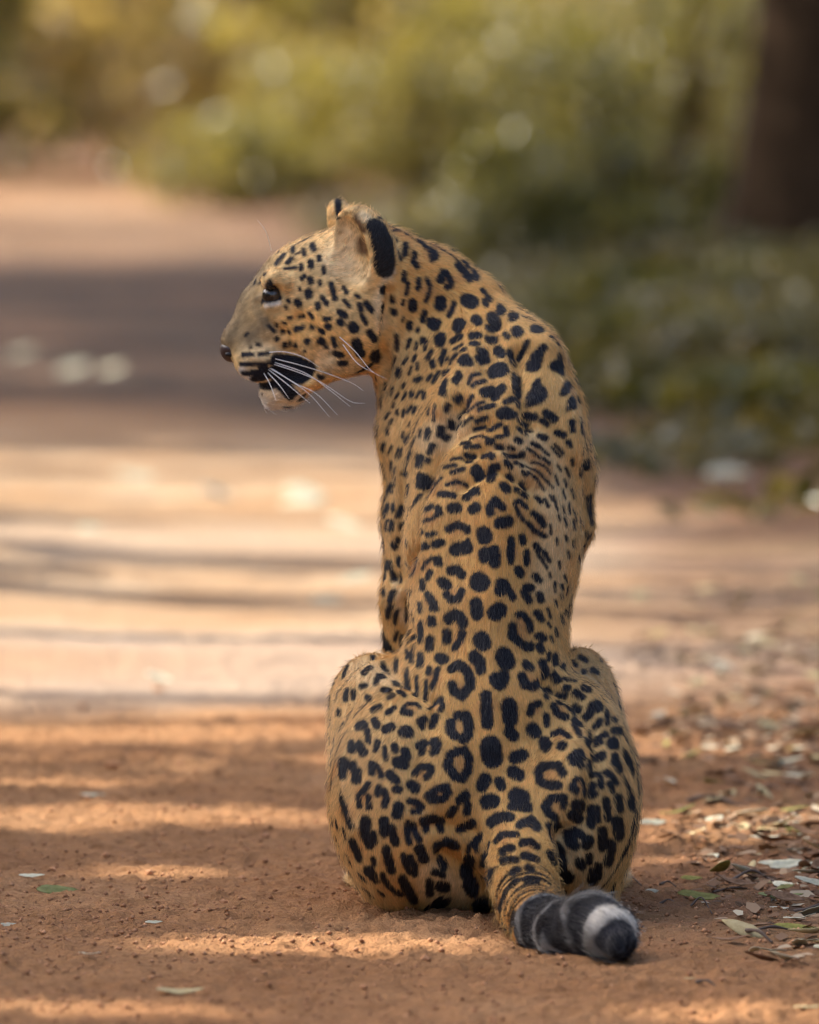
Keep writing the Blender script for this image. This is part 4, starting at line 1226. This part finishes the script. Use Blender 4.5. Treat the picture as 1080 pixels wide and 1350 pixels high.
# two bare leaning trunks whose thin shadows cross the bright part of the track
for i, (gy_, r_, sd) in enumerate([(4.15, 0.13, 51), (7.4, 0.14, 52), (3.0, 0.08, 53), (5.2, 0.13, 54), (6.25, 0.19, 55), (8.8, 0.22, 56)]):
    cx, cy = toward_sun(-0.4, gy_, 0, 3.2)
    tree('slender_tree', cx + 0.3, cy - 0.05, r_, 3.9, [(-0.3, 0.1, 5.4, 0.9, 0.9, 0.7)], 1800, 0.12, OLIVE, 'slender tree with a thin bare trunk beside the track', sd, 'slender trees beside the track', nclump=20)

# ------------------------------------------------------------------ behind: the big trunk, thickets and verge
tree('big_tree', 1.55, 20.0, 0.36, 5.0, [(-0.6, 0.5, 6.0, 3.0, 3.0, 1.6), (1.5, -1.0, 5.6, 2.4, 2.4, 1.5)], 16000, 0.16, OLIVE,
     'big dark tree trunk standing in the undergrowth behind the leopard', 61, lean=(0.2, 0))
BG = 'sunlit thicket shrubs beyond the bend of the track'
k = 0
for i, x in enumerate(np.linspace(-6.2, 7.0, 12)):
    for row in range(2):
        yy = 38.5 + row * 7 + 2 * math.sin(i * 2.3 + row)
        shrub(float(x) + row * 0.5, yy, 1.0, 2.0 + 0.5 * row, 1500, 0.16, [DRYLEAF, YELLOW, DRYLEAF, OLIVE][(i + row) % 4], 'leafy sunlit shrub in the thicket beyond the bend', 200 + k, group=BG)
        k += 1
YG, OG, DG = 'yellow green shrubs on the bend', 'olive shrubs on the verge', 'low plants of the shaded verge'
for i, (px, y, rx, h, mt, lab, grp) in enumerate([
        (300, 32, 0.42, 0.45, YELLOW, 'lowest yellow green shrub, at the very edge of the far track', YG), (430, 33, 0.5, 0.7, YELLOW, 'rounded yellow green shrub second from the edge of the far track', YG),
        (560, 30, 0.45, 0.7, YELLOW, 'yellow green shrub standing forward on the bend behind the leopard head', YG), (650, 34, 0.5, 1.1, YELLOW, 'waist high yellow green shrub behind the leopard nape', YG),
        (740, 27, 0.4, 0.9, OLIVE, 'upright olive shrub between the leopard shoulder and the tall yellow shrub', OG), (810, 33, 0.6, 1.5, YELLOW, 'tall yellow green shrub behind the olive shrubs of the verge', YG),
        (890, 30, 0.55, 1.5, OLIVE, 'tall olive shrub standing next to the big dark trunk', OG), (940, 35, 0.6, 1.6, YELLOW, 'tall yellow green shrub partly hidden by the big dark trunk', YG),
        (760, 21, 0.36, 0.36, OLIVE, 'knee high olive shrub before the upright olive shrub', OG), (860, 22.5, 0.42, 0.45, OLIVE, 'broad olive shrub before the tall olive shrub by the trunk', OG),
        (940, 18.5, 0.38, 0.10, DARKL, 'dark creeping plant at the foot of the big trunk', DG), (1020, 16, 0.36, 0.11, DARKL, 'dark creeping plant spread before the big trunk', DG), (1090, 17, 0.4, 0.12, DARKL, 'dark creeping plant beside the trunk base', DG),
        (690, 24, 0.30, 0.45, OLIVE, 'small olive shrub on the inner edge of the verge', OG), (1060, 13, 0.34, 0.10, DARKL, 'dark creeping plant low on the shaded litter', DG), (940, 14.5, 0.34, 0.12, OLIVE, 'ankle high olive plant in the shaded litter', DG),
        (850, 16.5, 0.34, 0.16, OLIVE, 'spreading olive plant below the knee high shrub', DG), (1010, 10.8, 0.34, 0.11, OLIVE, 'olive plant at the sunny end of the verge shade', DG), (880, 12.0, 0.25, 0.09, DARKL, 'small dark plant on the track edge of the verge', DG)]):
    g0 = P(px, 300, y)
    shrub(g0.x, y, rx, h, 1300, 0.075, mt, lab, 300 + i, group=grp, name='shrub' if h > 0.2 else 'creeping_plant')

# unseen shrubs left of the track, added to screen low sky from the leopard
for i, yy in enumerate(np.linspace(-4.5, 8.5, 8)):
    shrub(-3.3 - 0.3 * math.sin(i * 1.7), float(yy), 1.0, 2.0, 3000, 0.15, OLIVE, 'tall bushy shrub added out of view to screen the low sky', 400 + i, group='shrubs added to screen the low sky')
for i, (x_, yy) in enumerate([(5.2, 4.0), (6.0, 7.0), (5.4, 10.0), (6.3, 13.5), (5.6, 17.0), (7.5, 5.5), (8.5, 9.0), (8.0, 14.5), (4.6, 21.0), (6.8, 24.0)]):
    shrub(x_, yy, 1.3, 2.4, 2200, 0.15, [OLIVE, DRYLEAF, YELLOW][i % 3], 'broad bushy shrub standing well back on the shaded side of the track', 430 + i, group='shrubs well back on the shaded side')
for i, yy in enumerate(np.linspace(-6.5, 2.6, 6)):  # unseen shrubs added to cut the side light on the leopard
    shrub(2.9 + 0.3 * math.sin(i * 2.1), float(yy), 0.95, 2.5, 3000, 0.14, OLIVE, 'dense bushy shrub added out of view to dim the side light', 460 + i, group='shrubs added to dim the side light')
# leafy ground cover of the verge
rg = np.random.default_rng(77)
NU = 26000
uy = 7.0 + 21 * rg.random(NU) ** 0.8
ux = verge_x(uy) - 0.05 + 2.6 * rg.random(NU) ** 1.2
okk = vnoise(ux * 2.6, uy * 1.2, 81) + 0.7 * rg.uniform(-1, 1, NU) > -0.3 + 0.75 * np.clip((16 - uy) / 9, 0, 1)
ux, uy = ux[okk], uy[okk]
uz = ground_z(ux, uy) + 0.01 + rg.random(len(ux)) ** 1.8 * (0.05 + 0.006 * (uy - 7))
V, Fq = leaf_cards(np.stack([ux, uy, uz], 1), 0.075, 0.55, rg, 0.0)
add('undergrowth', mesh_np('undergrowth', V, Fq), DARKL, label='low leafy undergrowth covering the shaded verge', cat='undergrowth', kind='stuff')

# ------------------------------------------------------------------ small things on the ground
def gz(x, y):
    a, b = np.array([x]), np.array([y])
    return float((ground_z(a, b) + ground_fine(a, b))[0])


def leaf_mesh(name, rg, ratio, curl, bend):
    n = 9
    V, Fq = [], []
    for i in range(n):
        f = i / (n - 1)
        w = ratio * 0.5 * (math.sin(math.pi * min(1, f * 0.93 + 0.05)) ** 0.8) * (1 - 0.25 * f)
        x = f - 0.5
        z = bend * (x * x) * 1.2 + 0.01 * math.sin(f * 9)
        for s in (-1, -0.5, 0, 0.5, 1):
            V.append((x, s * w, z + curl * abs(s) ** 1.5 * w + 0.015 * rg.uniform(-1, 1) * abs(s)))
    for i in range(n - 1):
        for k in range(4):
            a = i * 5 + k
            Fq.append((a, a + 1, a + 6, a + 5))
    V = np.array(V); t = np.array([0, 0, 0.012])
    m0 = len(V)
    F2 = [tuple(v + m0 for v in f[::-1]) for f in Fq]
    rim = [i * 5 for i in range(n)] + [(n - 1) * 5 + k for k in range(1, 5)] + [i * 5 + 4 for i in range(n - 2, -1, -1)] + [k for k in range(3, 0, -1)]
    sides = [(rim[i], rim[(i + 1) % len(rim)], rim[(i + 1) % len(rim)] + m0, rim[i] + m0) for i in range(len(rim))]
    return mesh_np(name, np.concatenate([V + t, V]), np.array(Fq + F2 + sides)[:, ::-1], True)


def flat_leaf_mat(name, c1, c2, rough=0.8):
    m, nt, bs, out = newmat(name)
    tc = nt.nodes.new('ShaderNodeTexCoord')
    n = noise(nt, 6, 5, 0.65, tc.outputs['Object'])
    oi = nt.nodes.new('ShaderNodeObjectInfo')
    r = ramp(nt, n.outputs[0], [(0.35, c1), (0.65, c2)])
    hv = nt.nodes.new('ShaderNodeHueSaturation')
    mr = nt.nodes.new('ShaderNodeMapRange'); mr.inputs[3].default_value = 0.75; mr.inputs[4].default_value = 1.2
    nt.links.new(oi.outputs['Random'], mr.inputs[0]); nt.links.new(mr.outputs[0], hv.inputs['Value'])
    nt.links.new(r.outputs[0], hv.inputs['Color']); nt.links.new(hv.outputs[0], bs.inputs['Base Color'])
    bs.inputs['Roughness'].default_value = max(rough, 0.7); bs.inputs['Specular IOR Level'].default_value = 0.2
    return m


LM = dict(green=flat_leaf_mat('leaf_green', (0.19, 0.21, 0.06), (0.30, 0.30, 0.12)), pale=flat_leaf_mat('leaf_pale', (0.46, 0.44, 0.29), (0.62, 0.58, 0.42), 0.7),
          olive=flat_leaf_mat('leaf_olive', (0.14, 0.14, 0.03), (0.26, 0.23, 0.06)), brown=flat_leaf_mat('leaf_brown', (0.12, 0.06, 0.03), (0.25, 0.14, 0.075)),
          straw=flat_leaf_mat('leaf_straw', (0.40, 0.30, 0.14), (0.52, 0.42, 0.22)), silver=flat_leaf_mat('leaf_silver', (0.40, 0.36, 0.25), (0.52, 0.47, 0.34), 0.7))
rl = np.random.default_rng(5)
LMESH = {}
for kname in LM:
    LMESH[kname] = []
    for q, (ra_, cu, be) in enumerate([(0.44, 0.18, 0.10), (0.36, 0.3, 0.2), (0.5, -0.2, -0.15), (0.30, 0.25, 0.28)]):
        me = leaf_mesh('fallen_leaf', rl, ra_, cu, be); me.materials.append(LM[kname]); LMESH[kname].append(me)


def leaf(px, py, wpx, kind, label, group=None, yaw=None, tilt=0.0, shape=None, roll=0.0):
    g = G(px, py)
    s = wpx * (g.y - CAM.y) / FPX
    yaw = rl.uniform(-0.5, 0.5) + (math.pi if rl.random() < .5 else 0) if yaw is None else yaw
    me = LMESH[kind][int(rl.integers(0, 4)) if shape is None else shape]
    o = add('fallen_leaf', me, None, label=label, cat='leaf', group=group, loc=(g.x, g.y, gz(g.x, g.y) + 0.003 + abs(math.sin(tilt)) * s * 0.35))
    o.scale = (s, s, s); o.rotation_euler = (roll, tilt, yaw)
    return o


leaf(76, 1176, 56, 'green', 'fresh green leaf lying folded open on the bare track', yaw=0.15, shape=0, roll=0.55, tilt=0.05)
leaf(42, 1161, 34, 'pale', 'pale green leaf lying just behind the fresh green leaf', yaw=0.1, shape=1, roll=0.3)
leaf(12, 1219, 32, 'silver', 'silvery leaf on the bare track before the fresh green leaf', yaw=-0.3, shape=2, roll=0.35)
leaf(203, 1215, 24, 'pale', 'small pale leaf on the bare track between clods', yaw=0.2, shape=0, roll=0.3)
leaf(118, 1267, 30, 'silver', 'small blue grey leaf lying flat in the foreground dust', yaw=0.05, shape=3)
leaf(238, 1309, 64, 'straw', 'long straw coloured dry leaf lying flat in the foreground dust', yaw=0.05, shape=3, roll=0.25)
leaf(123, 1056, 34, 'pale', 'pale green leaf beside the long bright strip of sun', yaw=-0.1, shape=1, roll=0.25)
leaf(862, 1094, 38, 'pale', 'bright pale leaf lying close behind the leopard hip', yaw=0.3, shape=0, roll=0.45)
leaf(990, 1080, 50, 'pale', 'large whitish leaf curled up in the sunlit litter', yaw=2.8, shape=1, roll=0.5, tilt=0.15)
leaf(1038, 1148, 50, 'pale', 'large whitish leaf folded upwards in the sunlit litter strip', yaw=0.3, shape=0, roll=0.6, tilt=-0.1)
leaf(1008, 1111, 42, 'silver', 'long silvery leaf lying flat behind the folded whitish leaf', yaw=0.2, shape=3, roll=0.2)
leaf(1040, 1109, 34, 'pale', 'pale leaf touching the long silvery leaf in the litter', yaw=2.6, shape=0, roll=0.3)
leaf(1050, 1102, 36, 'olive', 'olive leaf standing on edge at the litter strip', yaw=0.1, shape=1, roll=0.6)
leaf(912, 1164, 30, 'olive', 'small yellow green leaf beside the thin dark twig', yaw=-0.25, shape=0, roll=0.4)
leaf(1047, 1226, 56, 'olive', 'long yellow green leaf arched over the foreground litter', yaw=0.1, shape=1, roll=0.45, tilt=0.06)
leaf(1030, 1188, 60, 'green', 'narrow curved green leaf lying behind the arched yellow leaf', yaw=-0.15, shape=3, roll=0.35)
leaf(978, 1196, 36, 'brown', 'curled brown leaf standing upright in the litter', yaw=0.9, shape=1, roll=0.9, tilt=0.25)
leaf(860, 1176, 22, 'silver', 'small grey leaf leaning beside the tail tip', yaw=0.6, shape=2, roll=0.7)
leaf(910, 1290, 18, 'straw', 'tiny yellow leaf scrap in the foreground dust', yaw=0.1, shape=2)
leaf(1068, 1325, 44, 'straw', 'straw leaf lying in the nearest dust before the litter', yaw=0.2, shape=0)
leaf(1025, 1200, 34, 'silver', 'grey leaf lying under the narrow curved green leaf', yaw=0.0, shape=0, roll=0.2)
LIT = {'pale': ('bleached pale leaf scattered in the litter along the verge', 'bleached leaves of the verge litter'), 'silver': ('silver grey leaf scattered in the litter along the verge', 'silver leaves of the verge litter'),
       'brown': ('dry brown leaf scattered in the litter along the verge', 'brown leaves of the verge litter'), 'straw': ('straw yellow leaf scattered in the litter along the verge', 'straw leaves of the verge litter'),
       'olive': ('olive leaf scattered in the litter along the verge', 'olive leaves of the verge litter')}
kinds = ['pale', 'brown', 'straw', 'brown', 'straw', 'olive', 'brown', 'brown', 'pale', 'brown']
cnt = 0
while cnt < 290:
    py = rl.uniform(770, 1275) if cnt % 3 else rl.uniform(940, 1180)
    px = rl.uniform(780, 1120)
    g = G(px, py)
    edge = np.interp(py, [770, 900, 1000, 1100, 1200, 1280], [800, 800, 850, 900, 900, 960])
    if px < edge + rl.uniform(-20, 120): continue
    if 820 < px < 850 and 1150 < py < 1280: continue
    kd = kinds[int(rl.integers(0, len(kinds)))]
    wp = rl.uniform(0.020, 0.060) * FPX / (g.y + 10)
    leaf(px, py, wp, kd, LIT[kd][0], LIT[kd][1], yaw=rl.uniform(0, 6.28), tilt=rl.uniform(-.35, .35), roll=rl.uniform(-.5, .5))
    cnt += 1
for (px, py, wp) in [(180, 640, 30), (285, 655, 26), (405, 658, 34), (432, 790, 24), (210, 893, 20), (455, 700, 26), (398, 664, 30), (98, 497, 40), (150, 495, 30), (30, 470, 30), (470, 770, 24), (120, 700, 18), (960, 640, 30), (880, 590, 26)]:
    leaf(px, py, wp * (1.9 if py > 600 else 1.1), 'pale', 'pale leaf lying out on the far bright stretch of track', 'pale leaves out on the far track', yaw=rl.uniform(-.4, .4), tilt=rl.uniform(-.3, .3), roll=0.7)

# twigs
m, nt, bs, out = newmat('twig_bark')
n = noise(nt, 60, 4, 0.6)
r = ramp(nt, n.outputs[0], [(0.3, (0.06, 0.04, 0.03)), (0.7, (0.16, 0.11, 0.08))])
nt.links.new(r.outputs[0], bs.inputs['Base Color']); bs.inputs['Roughness'].default_value = 0.85
TWIG = m


def twig(pp, r0, label, group=None, lift=0.004):
    ps = []
    for i, (px, py) in enumerate(pp):
        g = G(px, py); ps.append(Vector((g.x, g.y, gz(g.x, g.y) + lift + 0.004 * math.sin(i * 1.9))))
    o = ps[0].copy()
    sp = spline([p - o for p in ps], 5)
    V, Fq = tube(sp, [r0 * (1 - 0.5 * i / len(sp)) * (1 + 0.2 * math.sin(i * 1.3)) for i in range(len(sp))], 6)
    return add('twig', mesh_np('twig', V, Fq, True), TWIG, label=label, cat='twig', group=group, loc=o)


twig([(962, 1168), (990, 1161), (1015, 1162), (1035, 1170)], 0.0022, 'thin dark twig arching through the verge litter', lift=0.007)
twig([(940, 1176), (965, 1173), (985, 1170)], 0.0016, 'short thin twig lying before the arching twig')
twig([(982, 1234), (1000, 1239), (1018, 1241)], 0.0028, 'short purple brown twig before the arched yellow leaf')
twig([(918, 1298), (932, 1299), (946, 1300)], 0.0022, 'small dark twig beside the tiny yellow leaf scrap')
twig([(810, 1170), (830, 1163), (846, 1166)], 0.0016, 'thin twig lying against the leopard haunch')
for i in range(26):
    px, py = rl.uniform(870, 1110), rl.uniform(780, 1260)
    a = rl.uniform(-.4, .4); l = rl.uniform(10, 34)
    twig([(px - l, py - l * a * .3), (px, py + rl.uniform(-2, 2)), (px + l, py + l * a * .3)], rl.uniform(0.0012, 0.0028), 'thin dry twig scattered in the verge litter', 'twigs of the verge litter')


# clods and crumbs of soil
def lump(rg, sub=1):
    bm = bmesh.new(); bmesh.ops.create_icosphere(bm, subdivisions=sub, radius=1.0)
    for v in bm.verts:
        v.co *= 1 + rg.uniform(-0.28, 0.28)
        v.co.z *= 0.72
    me = bpy.data.meshes.new('clod'); bm.to_mesh(me); bm.free()
    me.materials.append(CLODM)
    return me


m, nt, bs, out = newmat('soil_clod')
geo = nt.nodes.new('ShaderNodeNewGeometry')
ir = nt.nodes.new('ShaderNodeObjectInfo')
n = noise(nt, 90, 4, 0.7, geo.outputs['Position'])
r = ramp(nt, n.outputs[0], [(0.3, (0.36, 0.175, 0.09)), (0.55, (0.47, 0.245, 0.125)), (0.75, (0.56, 0.33, 0.19))])
isl = mixcol(nt, geo.outputs['Random Per Island'], (0.6, 0.56, 0.54), (1.15, 1.12, 1.08))
nt.links.new(mixcol(nt, 1.0, r.outputs[0], isl, 'MULTIPLY'), bs.inputs['Base Color']); bs.inputs['Roughness'].default_value = 0.95
bs.inputs['Specular IOR Level'].default_value = 0.15
CLODM = m
CL = [lump(rl) for q in range(6)]
for i, (px, py, wp) in enumerate([(140, 1130, 13), (198, 1153, 13), (319, 1157, 13), (349, 1101, 15), (148, 1021, 20), (238, 1017, 13), (198, 1243, 12), (295, 1191, 14), (155, 1251, 10),
                                  (115, 1063, 12), (335, 1268, 11), (367, 1262, 11), (360, 1022, 14), (256, 1070, 12), (70, 1150, 10), (210, 905, 15), (110, 930, 13), (410, 1240, 11), (560, 1265, 12), (480, 1300, 12)]):
    g = G(px, py); s = wp * 0.5 * (g.y + 10) / FPX
    o = add('clod', CL[i % 6], None, label='small reddish clod of earth lying loose on the bare track', cat='clod', group='loose clods on the bare track', loc=(g.x, g.y, gz(g.x, g.y) + s * 0.35))
    o.scale = (s * rl.uniform(.9, 1.3), s, s * rl.uniform(.8, 1.1)); o.rotation_euler = (0, 0, rl.uniform(0, 6))
NC = 22000
cy = np.concatenate([rl.uniform(-1.15, 2.6, NC - 4000), rl.normal(0.0, 0.5, 4000)])
cx = rl.uniform(-0.62, 0.78, NC) * (1 + 0.1 * (cy + 1))
ok = vnoise(cx * 2.2, cy * 2.2, 71) + 0.8 * rl.uniform(-1, 1, NC) > -0.25
cx, cy = cx[ok], cy[ok]; NC = len(cx)
cs_ = 0.0010 + 0.0034 * rl.random(NC) ** 4.5
cz = ground_z(cx, cy) + ground_fine(cx, cy) + cs_ * 0.3
OV = np.array([(1, 0, 0), (0, 1, 0), (-1, 0, 0), (0, -1, 0), (0.2, 0.1, 0.8), (0, 0, -0.8)])
OF = np.array([(0, 1, 4), (1, 2, 4), (2, 3, 4), (3, 0, 4), (1, 0, 5), (2, 1, 5), (3, 2, 5), (0, 3, 5)])
V = OV[None] * (1 + 0.45 * (rl.random((NC, 6, 3)) - 0.5)) * cs_[:, None, None]
an = rl.uniform(0, 6.28, NC); ca_, sa_ = np.cos(an)[:, None], np.sin(an)[:, None]
V = np.stack([V[..., 0] * ca_ - V[..., 1] * sa_, V[..., 0] * sa_ + V[..., 1] * ca_, V[..., 2]], -1) + np.stack([cx, cy, cz], -1)[:, None]
add('soil_crumbs', mesh_np('soil_crumbs', V.reshape(-1, 3), (OF[None] + (np.arange(NC) * 6)[:, None, None]).reshape(-1, 3)), CLODM, label='fine reddish soil crumbs strewn over the track', cat='soil', kind='stuff')

# broken scraps of old leaves and bark among the litter
NS = 11000
sy = rl.uniform(-0.75, 4.5, NS) ; sx = verge_x(sy) * 0.45 + 0.16 + rl.random(NS) ** 0.8 * 0.75 * (1 + 0.1 * sy) 
okk = (vnoise(sx * 4, sy * 3, 91) + 0.8 * rl.uniform(-1, 1, NS) > -0.15) & (sx > 0.30 + 0.12 * np.clip(-sy, 0, 1))
sx, sy = sx[okk], sy[okk]; NS = len(sx)
sz = ground_z(sx, sy) + ground_fine(sx, sy) + 0.002 + 0.003 * rl.random(NS)
SL = 0.003 + 0.016 * rl.random(NS) ** 2.2
an = rl.uniform(0, 6.28, NS)
shp = np.array([(-1, -.35, 0), (-.2, -.5, .12), (1, -.1, .05), (.5, .45, .18), (-.6, .4, .02)])
Q = shp[None] * (1 + 0.5 * (rl.random((NS, 5, 3)) - .5)) * SL[:, None, None]
Q[..., 2] += Q[..., 1] * rl.uniform(-.5, .5, NS)[:, None] + Q[..., 0] * rl.uniform(-.3, .3, NS)[:, None]
ca_, sa_ = np.cos(an)[:, None], np.sin(an)[:, None]
Q = np.stack([Q[..., 0] * ca_ - Q[..., 1] * sa_, Q[..., 0] * sa_ + Q[..., 1] * ca_, Q[..., 2]], -1) + np.stack([sx, sy, sz], -1)[:, None]
m, nt, bs, out = newmat('litter_scraps')
geo = nt.nodes.new('ShaderNodeNewGeometry')
r = ramp(nt, geo.outputs['Random Per Island'], [(0.0, (0.07, 0.04, 0.022)), (0.4, (0.20, 0.11, 0.06)), (0.75, (0.33, 0.21, 0.12)), (1.0, (0.52, 0.44, 0.30))])
nt.links.new(r.outputs[0], bs.inputs['Base Color']); bs.inputs['Roughness'].default_value = 0.9; bs.inputs['Specular IOR Level'].default_value = 0.15
add('leaf_scraps', mesh_np('leaf_scraps', Q.reshape(-1, 3), np.arange(NS * 5).reshape(-1, 5)), m, label='broken scraps of dry leaves strewn along the verge', cat='litter', kind='stuff')
